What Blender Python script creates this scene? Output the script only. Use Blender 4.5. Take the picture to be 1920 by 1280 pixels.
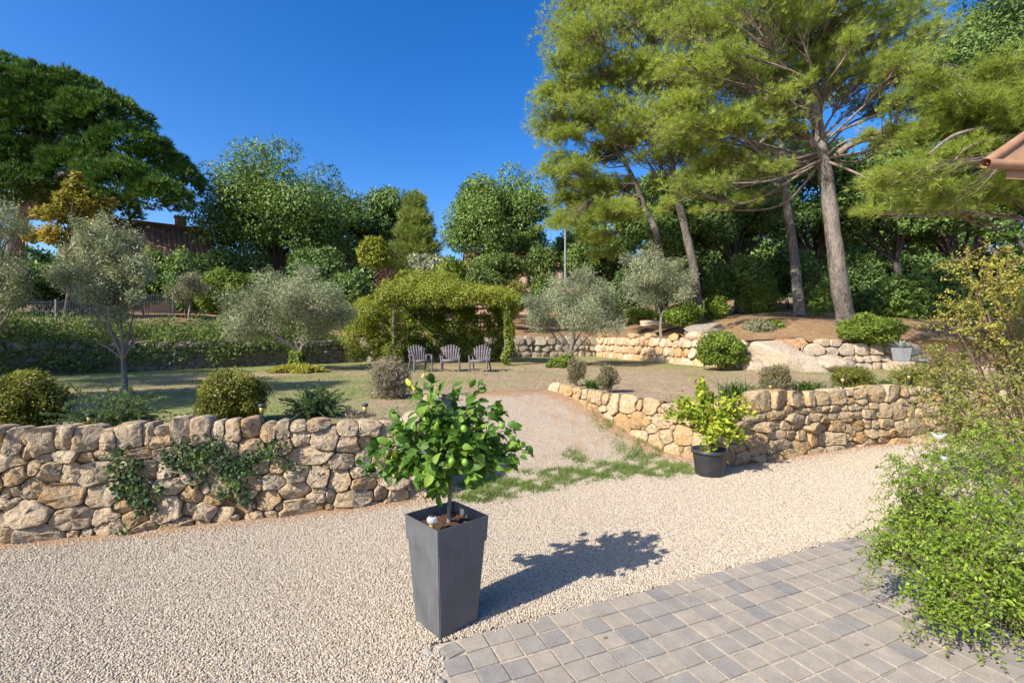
import bpy, bmesh, math, random
import numpy as np
from mathutils import Vector, Matrix
R = math.radians
scene = bpy.context.scene
C = scene.collection
for o in list(bpy.data.objects): bpy.data.objects.remove(o)

# ------------------------------------------------------------------ camera, world, sun, exposure
CH, FPX, HOR = 1.95, 910.0, 632.0            # eye height, focal length and horizon in photo pixels (1920x1280)
cd = bpy.data.cameras.new('camera'); cam = bpy.data.objects.new('camera', cd); C.objects.link(cam)
cd.sensor_width = 36; cd.lens = FPX / 1920 * 36; cd.shift_y = -(640 - HOR) / 1920
cd.clip_start = .05; cd.clip_end = 2000
cam.location = (0, 0, CH); cam.rotation_euler = (R(90), 0, 0); scene.camera = cam
SUN_EL = 37.0; SUN_H = Vector((-.76, -.65, 0)).normalized()
sdir = Vector((SUN_H.x * math.cos(R(SUN_EL)), SUN_H.y * math.cos(R(SUN_EL)), math.sin(R(SUN_EL))))
w = bpy.data.worlds.new('World'); scene.world = w; w.use_nodes = True
nt = w.node_tree; bg = nt.nodes['Background']; sky = nt.nodes.new('ShaderNodeTexSky')
sky.sky_type = 'NISHITA'; sky.sun_disc = False; sky.sun_elevation = R(SUN_EL)
sky.sun_rotation = math.atan2(SUN_H.x, SUN_H.y); sky.altitude = 300; sky.air_density = 1.0; sky.dust_density = 1.5; sky.ozone_density = 3.0
hs = nt.nodes.new('ShaderNodeHueSaturation'); hs.inputs['Saturation'].default_value = 1.40; hs.inputs['Hue'].default_value = .511; nt.links.new(sky.outputs[0], hs.inputs['Color'])
nt.links.new(hs.outputs[0], bg.inputs[0]); bg.inputs[1].default_value = .115
sl = bpy.data.lights.new('sun', 'SUN'); sl.energy = 4.2; sl.angle = R(.55); sl.color = (1, .93, .82)
so = bpy.data.objects.new('sun', sl); C.objects.link(so); so.rotation_euler = (-sdir).to_track_quat('-Z', 'Y').to_euler()
vs = scene.view_settings; vs.view_transform = 'Standard'; vs.look = 'None'; vs.gamma = 1; vs.exposure = 1.0
scene.render.engine = 'CYCLES'

# ------------------------------------------------------------------ helpers
def norm(a): return a / np.maximum(np.linalg.norm(a, axis=-1, keepdims=True), 1e-9)
def runit(rng, n): return norm(rng.normal(size=(n, 3)))
def P3(px, py, Y): return np.array([(px - 960) / FPX * Y, Y, CH - (py - HOR) / FPX * Y])

def mesh_np(name, V, F, var=None, smooth=False, attrs=None):
    V = np.asarray(V, np.float32); F = np.asarray(F, np.int32); k = F.shape[1]
    me = bpy.data.meshes.new(name)
    me.vertices.add(len(V)); me.vertices.foreach_set('co', V.ravel())
    me.loops.add(F.size); me.loops.foreach_set('vertex_index', F.ravel())
    me.polygons.add(len(F)); me.polygons.foreach_set('loop_start', np.arange(0, F.size, k, dtype=np.int32))
    if smooth: me.polygons.foreach_set('use_smooth', np.ones(len(F), bool))
    at = dict(attrs or {})
    if var is not None: at['var'] = var
    for nm, val in at.items():
        a = me.attributes.new(nm, 'FLOAT', 'POINT'); a.data.foreach_set('value', np.asarray(val, np.float32))
    me.update(calc_edges=True)
    return me
def link(name, me, mat=None, parent=None, loc=None):
    o = bpy.data.objects.new(name, me); C.objects.link(o)
    if mat is not None and me is not None and not me.materials: me.materials.append(mat)
    if parent is not None: o.parent = parent
    if loc is not None: o.location = loc
    return o
def tag(o, label=None, cat=None, group=None, kind=None):
    if label: o['label'] = label
    if cat: o['category'] = cat
    if group: o['group'] = group
    if kind: o['kind'] = kind
    return o
def empty(name, loc, label, cat, group=None):
    o = link(name, None, loc=tuple(float(v) for v in loc)); o.empty_display_size = .2
    return tag(o, label, cat, group)
def join(parts):                       # [(V,F)] with equal face size
    Vs, Fs, n = [], [], 0
    for V, F in parts:
        Vs.append(np.asarray(V, float)); Fs.append(np.asarray(F, int) + n); n += len(V)
    return np.concatenate(Vs), np.concatenate(Fs)
def tube(pts, rad, k=7, rng=None, rough=0.0):
    pts = np.asarray(pts, float); rad = np.asarray(rad, float); n = len(pts)
    T = np.gradient(pts, axis=0); T = norm(T)
    ref = np.array([.31, .87, .38]); A = norm(np.cross(T, ref)); B = np.cross(T, A)
    a = np.arange(k) / k * 2 * np.pi
    rr = rad[:, None] * np.ones(k)
    if rng is not None and rough: rr = rr * (1 + rough * rng.normal(size=rr.shape))
    V = pts[:, None] + rr[..., None] * (np.cos(a)[None, :, None] * A[:, None] + np.sin(a)[None, :, None] * B[:, None])
    V = V.reshape(-1, 3); F = []
    for i in range(n - 1):
        for j in range(k):
            F.append((i * k + j, i * k + (j + 1) % k, (i + 1) * k + (j + 1) % k, (i + 1) * k + j))
    return V, np.array(F)
def curve_pts(P, n=8):                 # Catmull-Rom through P
    P = [np.asarray(p, float) for p in P]; P = [2 * P[0] - P[1]] + P + [2 * P[-1] - P[-2]]; out = []
    for i in range(1, len(P) - 2):
        for t in np.arange(n) / n:
            a, b, c, d = P[i - 1:i + 3]
            out.append(.5 * (2 * b + (c - a) * t + (2 * a - 5 * b + 4 * c - d) * t * t + (3 * b - a - 3 * c + d) * t ** 3))
    out.append(P[-2]); return np.array(out)
def boxes(L):                          # [(centre, size)] -> V,F
    V, F = [], []
    for c, s in L:
        b = len(V)
        for z in (-.5, .5):
            for y in (-.5, .5):
                for x in (-.5, .5): V.append((c[0] + x * s[0], c[1] + y * s[1], c[2] + z * s[2]))
        for f in ((0, 2, 3, 1), (4, 5, 7, 6), (0, 1, 5, 4), (2, 6, 7, 3), (0, 4, 6, 2), (1, 3, 7, 5)): F.append([b + i for i in f])
    return np.array(V), np.array(F)
def lathe(prof, k=20):
    V, F = [], []
    for r, z in prof:
        for j in range(k): V.append((r * math.cos(2 * math.pi * j / k), r * math.sin(2 * math.pi * j / k), z))
    for i in range(len(prof) - 1):
        for j in range(k): F.append((i * k + j, i * k + (j + 1) % k, (i + 1) * k + (j + 1) % k, (i + 1) * k + j))
    return np.array(V), np.array(F)

# ------------------------------------------------------------------ materials
def new_mat(name):
    m = bpy.data.materials.new(name); m.use_nodes = True
    return m, m.node_tree, m.node_tree.nodes['Principled BSDF']
def N(nt, t, **kw):
    n = nt.nodes.new(t)
    for k, v in kw.items(): setattr(n, k, v)
    return n
def ramp(nt, fac, stops, interp='LINEAR'):
    r = N(nt, 'ShaderNodeValToRGB'); cr = r.color_ramp; cr.interpolation = interp
    while len(cr.elements) < len(stops): cr.elements.new(.5)
    for e, (p, c) in zip(cr.elements, stops): e.position = p; e.color = (*c, 1)
    nt.links.new(fac, r.inputs[0]); return r.outputs[0]
def noise(nt, scale, detail=4, rough=.55, vec=None, obj=True):
    n = N(nt, 'ShaderNodeTexNoise'); n.inputs['Scale'].default_value = scale; n.inputs['Detail'].default_value = detail; n.inputs['Roughness'].default_value = rough
    if vec is None:
        tc = N(nt, 'ShaderNodeTexCoord'); vec = tc.outputs['Object']
    nt.links.new(vec, n.inputs['Vector']); return n.outputs['Fac']
def mix(nt, fac, a, b, mode='MIX'):
    m = N(nt, 'ShaderNodeMix', data_type='RGBA', blend_type=mode)
    if isinstance(fac, (int, float)): m.inputs[0].default_value = fac
    else: nt.links.new(fac, m.inputs[0])
    for i, v in ((6, a), (7, b)):
        if isinstance(v, tuple): m.inputs[i].default_value = (*v, 1)
        else: nt.links.new(v, m.inputs[i])
    return m.outputs[2]
def mathn(nt, op, a, b=0.0, clamp=False):
    m = N(nt, 'ShaderNodeMath', operation=op, use_clamp=clamp)
    for i, v in ((0, a), (1, b)):
        if isinstance(v, (int, float)): m.inputs[i].default_value = v
        else: nt.links.new(v, m.inputs[i])
    return m.outputs[0]
def attr(nt, nm): return N(nt, 'ShaderNodeAttribute', attribute_name=nm).outputs['Fac']
def bump(nt, p, h, strength=.5, dist=.02):
    b = N(nt, 'ShaderNodeBump'); b.inputs['Strength'].default_value = strength; b.inputs['Distance'].default_value = dist
    nt.links.new(h, b.inputs['Height']); nt.links.new(b.outputs[0], p.inputs['Normal'])
def gpos(nt): return N(nt, 'ShaderNodeNewGeometry').outputs['Position']

def leaf_mat(name, c0, c1, c2, trans=.3, rough=.5, patch=1.2, spec=.25):
    m, nt, p = new_mat(name)
    col = ramp(nt, attr(nt, 'var'), [(0, c0), (.55, c1), (1, c2)])
    nz = noise(nt, patch, 2, vec=gpos(nt))
    k = ramp(nt, nz, [(.3, (.78, .80, .74)), (.7, (1.2, 1.16, 1.1))])
    col = mix(nt, 1.0, col, k, 'MULTIPLY')
    nt.links.new(col, p.inputs['Base Color']); p.inputs['Roughness'].default_value = rough; p.inputs['Specular IOR Level'].default_value = spec
    t = N(nt, 'ShaderNodeBsdfTranslucent'); tc = mix(nt, 1.0, col, (1.35, 1.3, .6), 'MULTIPLY'); nt.links.new(tc, t.inputs[0])
    ms = N(nt, 'ShaderNodeMixShader'); ms.inputs[0].default_value = trans
    nt.links.new(p.outputs[0], ms.inputs[1]); nt.links.new(t.outputs[0], ms.inputs[2])
    nt.links.new(ms.outputs[0], nt.nodes['Material Output'].inputs[0]); return m
def bark_mat(name, a, b, scale=6):
    m, nt, p = new_mat(name)
    mp = N(nt, 'ShaderNodeMapping'); mp.inputs['Scale'].default_value = (1, 1, .28); nt.links.new(gpos(nt), mp.inputs[0])
    f = noise(nt, scale, 6, .65, mp.outputs[0]); f2 = noise(nt, scale * 4, 4, .6, mp.outputs[0])
    s = mathn(nt, 'ADD', mathn(nt, 'MULTIPLY', f, .6), mathn(nt, 'MULTIPLY', f2, .4))
    nt.links.new(ramp(nt, s, [(.36, a), (.62, b)]), p.inputs['Base Color']); p.inputs['Roughness'].default_value = .9
    bump(nt, p, s, .9, .04); return m
def plain(name, col, rough=.6, var=.25, scale=8, bmp=0, metal=0):
    m, nt, p = new_mat(name); f = noise(nt, scale, 5)
    lo = tuple(c * (1 - var) for c in col); hi = tuple(c * (1 + var) for c in col)
    nt.links.new(ramp(nt, f, [(.3, lo), (.7, hi)]), p.inputs['Base Color']); p.inputs['Roughness'].default_value = rough; p.inputs['Metallic'].default_value = metal
    if bmp: bump(nt, p, noise(nt, scale * 6, 4), bmp, .01)
    return m
def stone_mat(name, pale, tan, orange, grey, lichen=.5, scale=1.0):
    m, nt, p = new_mat(name); oi = N(nt, 'ShaderNodeObjectInfo').outputs['Random']; g = gpos(nt)
    base = ramp(nt, oi, [(0, tan), (.3, pale), (.55, tan), (.72, orange), (.86, pale), (1, tan)])
    big = noise(nt, 4.5 * scale, 5, .6, g); fine = noise(nt, 22 * scale, 6, .7, g); vf = noise(nt, 90 * scale, 3, .6, g)
    c = mix(nt, ramp(nt, big, [(.42, (0, 0, 0)), (.62, (1, 1, 1))]), base, orange)
    c = mix(nt, .5, base, c)
    gm = mathn(nt, 'MULTIPLY', ramp(nt, noise(nt, 7 * scale, 6, .65, g), [(.46, (0, 0, 0)), (.60, (1, 1, 1))]), lichen)
    c = mix(nt, gm, c, grey)
    c = mix(nt, 1.0, c, ramp(nt, fine, [(.28, (.5, .47, .43)), (.5, (1, 1, 1)), (.72, (1.32, 1.3, 1.26))]), 'MULTIPLY')
    c = mix(nt, .65, c, ramp(nt, vf, [(.3, (.5, .46, .4)), (.65, (1.15, 1.1, 1.0))]), 'MULTIPLY')
    nt.links.new(c, p.inputs['Base Color']); p.inputs['Roughness'].default_value = .92; p.inputs['Specular IOR Level'].default_value = .15
    bm = mathn(nt, 'ADD', mathn(nt, 'MULTIPLY', fine, .7), mathn(nt, 'ADD', mathn(nt, 'MULTIPLY', big, .9), mathn(nt, 'MULTIPLY', vf, .25)))
    bump(nt, p, bm, 1.0, .07); return m

M = {}
M['stone_l'] = stone_mat('limestone_weathered', (.67, .56, .42), (.57, .45, .305), (.56, .385, .205), (.49, .45, .39), .55)
M['stone_r'] = stone_mat('limestone_honey', (.66, .55, .385), (.56, .43, .265), (.58, .365, .16), (.50, .45, .38), .35)
M['stone_p'] = stone_mat('limestone_pale', (.64, .57, .47), (.60, .50, .385), (.52, .39, .245), (.52, .49, .45), .5, .9)
M['stone_o'] = stone_mat('limestone_orange', (.66, .57, .45), (.60, .46, .31), (.56, .33, .14), (.54, .49, .43), .35, .9)
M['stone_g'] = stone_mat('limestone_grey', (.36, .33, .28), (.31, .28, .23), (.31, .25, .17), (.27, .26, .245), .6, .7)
M['stone_c'] = stone_mat('limestone_mortared', (.50, .45, .37), (.44, .38, .30), (.42, .34, .25), (.42, .40, .36), .5, .8)
M['earth'] = plain('earth', (.40, .235, .12), .95, .4, 9, .8)
M['mortar'] = plain('mortar', (.36, .30, .22), .95, .3, 9, .6)
M['soil'] = plain('potting_soil', (.10, .05, .03), .95, .5, 60, 1)
M['oak'] = leaf_mat('oak_leaves', (0.068, 0.125, 0.032), (0.14, 0.225, 0.052), (0.25, 0.33, 0.09), .25, patch=.35)
M['oakd'] = leaf_mat('holm_oak_leaves', (0.045, 0.09, 0.028), (0.095, 0.165, 0.043), (0.19, 0.265, 0.072), .2, patch=.35)
M['hill'] = leaf_mat('mixed_leaves', (0.065, 0.11, 0.03), (0.125, 0.19, 0.05), (0.22, 0.28, 0.075), .3, patch=.4)
M['umbrella'] = leaf_mat('stone_pine_needles', (0.035, 0.085, 0.02), (0.08, 0.165, 0.03), (0.19, 0.3, 0.055), .12, patch=.5)
M['aleppo'] = leaf_mat('aleppo_needles', (0.19, 0.25, 0.06), (0.33, 0.41, 0.092), (0.48, 0.55, 0.155), .5, patch=.5)
M['alepale'] = leaf_mat('young_pine_needles', (0.13, 0.18, 0.055), (0.23, 0.29, 0.08), (0.34, 0.39, 0.12), .3, patch=.5)
M['olive'] = leaf_mat('olive_leaves', (0.13, 0.16, 0.095), (0.24, 0.27, 0.165), (0.38, 0.41, 0.27), .2, patch=1.2, spec=.4)
M['olived'] = leaf_mat('olive_leaves_dull', (0.13, 0.14, 0.09), (0.2, 0.205, 0.13), (0.3, 0.295, 0.19), .2, patch=1.2)
M['box'] = leaf_mat('boxwood_leaves', (0.075, 0.09, 0.015), (0.155, 0.165, 0.027), (0.26, 0.26, 0.05), .28, patch=3)
M['boxg'] = leaf_mat('pittosporum_leaves', (0.065, 0.115, 0.016), (0.15, 0.215, 0.028), (0.265, 0.33, 0.06), .28, patch=3)
M['dry'] = leaf_mat('dry_shrub_leaves', (.14, .115, .07), (.20, .175, .095), (.25, .23, .11), .2, patch=4)
M['lav'] = leaf_mat('lavender_dry', (.17, .145, .105), (.245, .21, .15), (.30, .265, .19), .2, patch=3)
M['rose'] = leaf_mat('rosemary_leaves', (0.07, 0.125, 0.06), (0.14, 0.22, 0.09), (0.24, 0.33, 0.14), .25, patch=4)
M['jun'] = leaf_mat('juniper_leaves', (0.05, 0.11, 0.05), (0.1, 0.185, 0.07), (0.19, 0.28, 0.1), .25, patch=4)
M['strap'] = leaf_mat('strap_leaves', (.04, .10, .02), (.08, .17, .03), (.16, .25, .06), .3, patch=4)
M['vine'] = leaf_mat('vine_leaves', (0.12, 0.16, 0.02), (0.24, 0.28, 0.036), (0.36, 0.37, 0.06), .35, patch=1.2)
M['vined'] = leaf_mat('vine_shade_leaves', (0.08, 0.13, 0.02), (0.155, 0.22, 0.036), (0.27, 0.31, 0.055), .35, patch=1.2)  # darker copy of the vine leaves, shade put into the colour
M['ivy'] = leaf_mat('ivy_leaves', (.022, .05, .018), (.045, .085, .025), (.13, .19, .035), .2, patch=6)
M['autumn'] = leaf_mat('autumn_leaves', (0.13, 0.15, 0.02), (0.27, 0.23, 0.03), (0.42, 0.3, 0.05), .35, patch=.8)
M['red'] = leaf_mat('plum_leaves', (.06, .03, .025), (.11, .055, .04), (.17, .09, .05), .2)
M['jas'] = leaf_mat('jasmine_leaves', (0.08, 0.15, 0.013), (0.175, 0.285, 0.024), (0.3, 0.41, 0.065), .35, patch=5)
M['myr'] = leaf_mat('myrtle_leaves', (0.15, 0.19, 0.04), (0.24, 0.27, 0.06), (0.31, 0.24, 0.09), .3, patch=4)
M['yel'] = leaf_mat('yellowing_leaves', (0.22, 0.24, 0.04), (0.37, 0.36, 0.06), (0.47, 0.42, 0.1), .35, patch=3)
M['gink'] = leaf_mat('ginkgo_leaves', (0.15, 0.22, 0.024), (0.28, 0.35, 0.032), (0.45, 0.46, 0.055), .35, patch=5)
M['lemon'] = leaf_mat('lemon_leaves', (.038, .10, .014), (.09, .195, .024), (.20, .31, .05), .32, .5, patch=7, spec=.28)
M['grass'] = leaf_mat('grass_blades', (0.09, 0.16, 0.03), (0.15, 0.235, 0.05), (0.29, 0.31, 0.12), .3, patch=1.5)
M['drygrass'] = leaf_mat('dry_grass_blades', (.20, .16, .085), (.28, .225, .125), (.22, .25, .085), .25, patch=1.0)
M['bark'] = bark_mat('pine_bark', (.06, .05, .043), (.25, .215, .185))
M['barkw'] = bark_mat('pine_limb_bark', (.09, .065, .05), (.29, .225, .18))
M['barkd'] = bark_mat('dark_bark', (.035, .03, .025), (.115, .10, .085))
M['barko'] = bark_mat('olive_bark', (.10, .083, .065), (.29, .255, .21), 14)
M['twig'] = bark_mat('twig_bark', (.16, .085, .065), (.30, .19, .15), 20)
M['grey_metal'] = plain('grey_metal', (.22, .24, .25), .5, .15)
M['wire'] = plain('galvanised_wire', (.30, .33, .34), .5, .1)
M['wood'] = plain('weathered_wood', (.17, .13, .10), .85, .35, 12, .5)
M['roof'] = plain('clay_roof', (.22, .115, .07), .9, .35, 3, .5)
M['render'] = plain('ochre_render', (.40, .26, .14), .9, .15, 3)
M['render2'] = plain('pink_render', (.58, .36, .26), .9, .12, 3)
M['eave'] = plain('eave_tile', (.30, .165, .09), .85, .22, 7, .4)
M['chair'] = plain('mauve_plastic', (.125, .105, .115), .65, .2, 9)
M['black_pot'] = plain('black_plastic', (.035, .036, .040), .45, .25, 9)
M['brown_pot'] = plain('brown_plastic', (.085, .05, .04), .5, .25, 9)
M['grey_pot'] = plain('grey_pot', (.24, .25, .26), .6, .15, 9)
M['lamp_black'] = plain('lamp_black', (.045, .048, .05), .4, .2, 20)
M['lamp_amber'] = plain('lamp_amber', (.52, .36, .09), .3, .2, 30)
M['white'] = plain('white_chalk', (.74, .74, .74), .8, .06, 20)
M['lemonfruit'] = plain('green_lemon', (.16, .30, .03), .35, .2, 25, .2)
M['newleaf'] = plain('yellow_new_leaf', (.50, .52, .06), .4, .15, 12)

def planter_mat():
    m, nt, p = new_mat('anthracite_planter')
    tc = N(nt, 'ShaderNodeTexCoord'); mp = N(nt, 'ShaderNodeMapping'); mp.inputs['Scale'].default_value = (1, 1, .12); nt.links.new(tc.outputs['Object'], mp.inputs[0])
    st = noise(nt, 26, 4, .6, mp.outputs[0]); cl = noise(nt, 5, 5)
    c = ramp(nt, cl, [(.3, (.072, .075, .082)), (.7, (.108, .112, .12))])
    c = mix(nt, mathn(nt, 'MULTIPLY', ramp(nt, st, [(.52, (0, 0, 0)), (.72, (1, 1, 1))]), .22), c, (.19, .2, .21))
    nt.links.new(c, p.inputs['Base Color']); nt.links.new(ramp(nt, cl, [(.3, (.38,) * 3), (.7, (.55,) * 3)]), p.inputs['Roughness'])
    return m
M['planter'] = planter_mat()
def glass_mat():
    m, nt, p = new_mat('lamp_glass'); p.inputs['Base Color'].default_value = (.75, .76, .76, 1); p.inputs['Roughness'].default_value = .12
    p.inputs['Transmission Weight'].default_value = .55; p.inputs['IOR'].default_value = 1.35
    f = noise(nt, 40); bump(nt, p, f, .15, .004); return m
M['glass'] = glass_mat()
def paver_mat():
    m, nt, p = new_mat('concrete_paver'); oi = N(nt, 'ShaderNodeObjectInfo').outputs['Random']; g = gpos(nt)
    c = ramp(nt, oi, [(0, (0.364, 0.313, 0.252)), (0.18, (0.33, 0.286, 0.235)), (0.36, (0.301, 0.264, 0.221)), (0.5, (0.349, 0.3, 0.242)), (0.62, (0.262, 0.244, 0.221)), (0.74, (0.325, 0.281, 0.23)), (0.86, (0.228, 0.217, 0.206)), (1, (0.31, 0.274, 0.232))])
    f = noise(nt, 9, 5, .6, g); s = noise(nt, 130, 4, .75, g)
    c = mix(nt, 1.0, c, ramp(nt, f, [(.3, (.86, .86, .86)), (.7, (1.12, 1.11, 1.08))]), 'MULTIPLY')
    c = mix(nt, .8, c, ramp(nt, s, [(.3, (.7, .7, .7)), (.7, (1.25, 1.25, 1.22))]), 'MULTIPLY')
    nt.links.new(c, p.inputs['Base Color']); p.inputs['Roughness'].default_value = .88; p.inputs['Specular IOR Level'].default_value = .2
    bump(nt, p, s, .5, .006); return m
M['paver'] = paver_mat()
GRAVEL_STOPS = [(0, (0.329, 0.276, 0.203)), (0.2, (0.445, 0.386, 0.297)), (0.38, (0.498, 0.442, 0.36)), (0.55, (0.392, 0.322, 0.234)), (0.7, (0.534, 0.488, 0.405)), (0.83, (0.356, 0.304, 0.243)), (0.93, (0.445, 0.331, 0.225)), (1, (0.481, 0.432, 0.351))]
def gravel_mat():
    m, nt, p = new_mat('gravel'); g = gpos(nt)
    v = N(nt, 'ShaderNodeTexVoronoi'); v.inputs['Scale'].default_value = 75; nt.links.new(g, v.inputs['Vector'])
    sep = N(nt, 'ShaderNodeSeparateColor'); nt.links.new(v.outputs['Color'], sep.inputs[0])
    c = ramp(nt, sep.outputs[0], GRAVEL_STOPS)
    c = mix(nt, ramp(nt, v.outputs['Distance'], [(.45, (0, 0, 0)), (.9, (1, 1, 1))]), c, (.30, .22, .155))
    big = noise(nt, .9, 5, .6, g)
    c = mix(nt, 1.0, c, ramp(nt, big, [(.3, (.9, .88, .86)), (.7, (1.06, 1.04, 1.02))]), 'MULTIPLY')
    e = ramp(nt, noise(nt, 40, 5, .7, g), [(.3, (.27, .155, .08)), (.7, (.45, .29, .17))])
    d = mathn(nt, 'ADD', attr(nt, 'dirt'), mathn(nt, 'MULTIPLY', mathn(nt, 'SUBTRACT', noise(nt, 5, 5, .65, g), .5), 1.5))
    c = mix(nt, ramp(nt, d, [(.45, (0, 0, 0)), (.8, (1, 1, 1))]), c, e)
    nt.links.new(c, p.inputs['Base Color']); p.inputs['Roughness'].default_value = .9; p.inputs['Specular IOR Level'].default_value = .15
    bump(nt, p, v.outputs['Distance'], -.8, .012) if False else bump(nt, p, mathn(nt, 'SUBTRACT', 1.0, v.outputs['Distance']), .9, .012); return m
M['gravel'] = gravel_mat()
def pebble_mat():
    m, nt, p = new_mat('pebble'); oi = N(nt, 'ShaderNodeObjectInfo').outputs['Random']
    c = ramp(nt, oi, GRAVEL_STOPS); f = noise(nt, 2.0, 3)
    c = mix(nt, 1.0, c, ramp(nt, f, [(.3, (.85, .84, .82)), (.7, (1.1, 1.09, 1.07))]), 'MULTIPLY')
    nt.links.new(c, p.inputs['Base Color']); p.inputs['Roughness'].default_value = .85; p.inputs['Specular IOR Level'].default_value = .2; return m
M['pebble'] = pebble_mat()
def lawn_mat(name, green_amt, c_dry, c_soil, c_green):
    m, nt, p = new_mat(name); g = gpos(nt)
    a = noise(nt, .55, 6, .62, g); b = noise(nt, 3.2, 6, .65, g); f = noise(nt, 38, 5, .75, g)
    c = mix(nt, ramp(nt, b, [(.4, (0, 0, 0)), (.62, (1, 1, 1))]), c_soil, c_dry)
    gm = mathn(nt, 'ADD', mathn(nt, 'MULTIPLY', a, .75), mathn(nt, 'MULTIPLY', b, .35))
    gm = mathn(nt, 'ADD', gm, attr(nt, 'green'))
    c = mix(nt, mathn(nt, 'MULTIPLY', ramp(nt, gm, [(.54, (0, 0, 0)), (.72, (1, 1, 1))]), green_amt), c, c_green)
    c = mix(nt, 1.0, c, ramp(nt, f, [(.25, (.6, .6, .58)), (.5, (1, 1, 1)), (.75, (1.35, 1.32, 1.25))]), 'MULTIPLY')
    c = mix(nt, 1.0, c, ramp(nt, noise(nt, 11, 6, .75, g), [(.3, (.68, .66, .64)), (.5, (1, 1, 1)), (.7, (1.28, 1.24, 1.18))]), 'MULTIPLY')
    d = mathn(nt, 'ADD', attr(nt, 'dirt'), mathn(nt, 'MULTIPLY', mathn(nt, 'SUBTRACT', noise(nt, 5, 5, .65, g), .5), 1.3))
    c = mix(nt, ramp(nt, d, [(.45, (0, 0, 0)), (.8, (1, 1, 1))]), c, (.36, .215, .125))
    nt.links.new(c, p.inputs['Base Color']); p.inputs['Roughness'].default_value = .95; p.inputs['Specular IOR Level'].default_value = .1
    bump(nt, p, f, .7, .04); return m
M['lawn'] = lawn_mat('dry_lawn', .85, (.42, .325, .22), (.34, .24, .155), (.205, .24, .075))
M['hillside'] = lawn_mat('needle_litter', .55, (.31, .205, .115), (.235, .14, .078), (.17, .17, .06))
M['barkx'] = bark_mat('shaded_pine_bark', (.045, .038, .033), (.17, .145, .125))  # pine bark again, darkened: shade of the wood is in the colour

# ------------------------------------------------------------------ the lie of the land
def sstep(t): t = np.clip(t, 0, 1); return t * t * (3 - 2 * t)
LW = [(-9.8, 3.0), (-4.8, 4.57), (-1.87, 5.5), (-1.05, 5.9)]                    # face of the near left wall
LR = [(-1.05, 5.9), (-.9, 6.35), (-1.05, 7.6), (-1.3, 9.0)]                     # its return along the path
RW = [(.75, 9.8), (1.9, 8.72), (2.85, 7.78), (3.35, 7.35), (3.85, 7.62), (6.06, 8.6), (7.9, 9.2), (11, 9.9), (17, 10.8)]
BL = [(-24, 2.6), (-13.2, 13.4), (-6.7, 19.7)]
BC = [(-6.7, 19.7), (-3.5, 21.4), (-.3, 23.2), (4.3, 25)]
BR = [(4.3, 25), (5.4, 20.8), (6.6, 17.2), (7.6, 16.1)]
BX = [(7.6, 16.1), (10.3, 15.7), (13.6, 16), (24, 17)]
BALL = BL + BC[1:] + BR[1:] + BX[1:]
def inpoly(x, y, poly):
    x = np.asarray(x, float); y = np.asarray(y, float); ins = np.zeros(x.shape, bool); n = len(poly)
    for i in range(n):
        x0, y0 = poly[i]; x1, y1 = poly[(i + 1) % n]
        c = (y0 > y) != (y1 > y)
        with np.errstate(divide='ignore', invalid='ignore'): xx = (x1 - x0) * (y - y0) / (y1 - y0 + 1e-12) + x0
        ins ^= c & (x < xx)
    return ins
def dpoly(x, y, pl):
    x = np.asarray(x, float); y = np.asarray(y, float); d = np.full(x.shape, 1e9)
    for (x0, y0), (x1, y1) in zip(pl[:-1], pl[1:]):
        t = np.clip(((x - x0) * (x1 - x0) + (y - y0) * (y1 - y0)) / ((x1 - x0) ** 2 + (y1 - y0) ** 2), 0, 1)
        d = np.minimum(d, np.hypot(x - x0 - t * (x1 - x0), y - y0 - t * (y1 - y0)))
    return d
FRONT = LW + LR[1:] + [(-.3, 9.75)] + RW + [(40, 12), (40, -30), (-60, -30), (-60, -12)]
UPPER = BALL + [(80, 30), (300, 60), (300, 400), (-300, 400), (-300, 2), (-60, 0)]
def wob(x, y, a=1.0): return a * (.5 * np.sin(x * 1.3 + y * .7) + .3 * np.sin(x * .6 - y * 1.9 + 1) + .2 * np.sin(x * 3.1 + y * 2.3))
def h_front(x, y):
    s = -.3 * x + .95 * y
    return .87 * sstep((s - 6.5) / 2.75) * (np.asarray(x) < 4) + wob(x, y, .012)
def h_lawn(x, y): return .855 + .006 * (np.asarray(y) - 8) + wob(x, y, .012)
def h_up(x, y):
    d = dpoly(x, y, BALL); k = sstep((np.asarray(x) - 4) / 5)
    s1 = .16 + .17 * k
    left = sstep((-np.asarray(x) - 3) / 5)
    z = (1.78 - .12 * left) + s1 * np.minimum(d, 2.5) + .10 * np.clip(d - 2.5, 0, 40)
    return z + wob(x, y, .05) * np.clip(d, 0, 1)
def hh(x, y):
    f = inpoly(x, y, FRONT); u = inpoly(x, y, UPPER)
    return np.where(f, h_front(x, y), np.where(u, h_up(x, y), h_lawn(x, y)))
def hit(px, py, y0=2.2, y1=90):
    Y = np.arange(y0, y1, .02); X = (px - 960) / FPX * Y; Z = CH - (py - HOR) / FPX * Y
    g = hh(X, Y); k = np.argmax(Z <= g)
    if not (Z <= g).any(): k = len(Y) - 1
    return np.array([X[k], Y[k], float(g[k])])
def at(px, Y):
    X = (px - 960) / FPX * Y; return np.array([X, Y, float(hh(np.array([X]), np.array([Y]))[0])])

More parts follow.
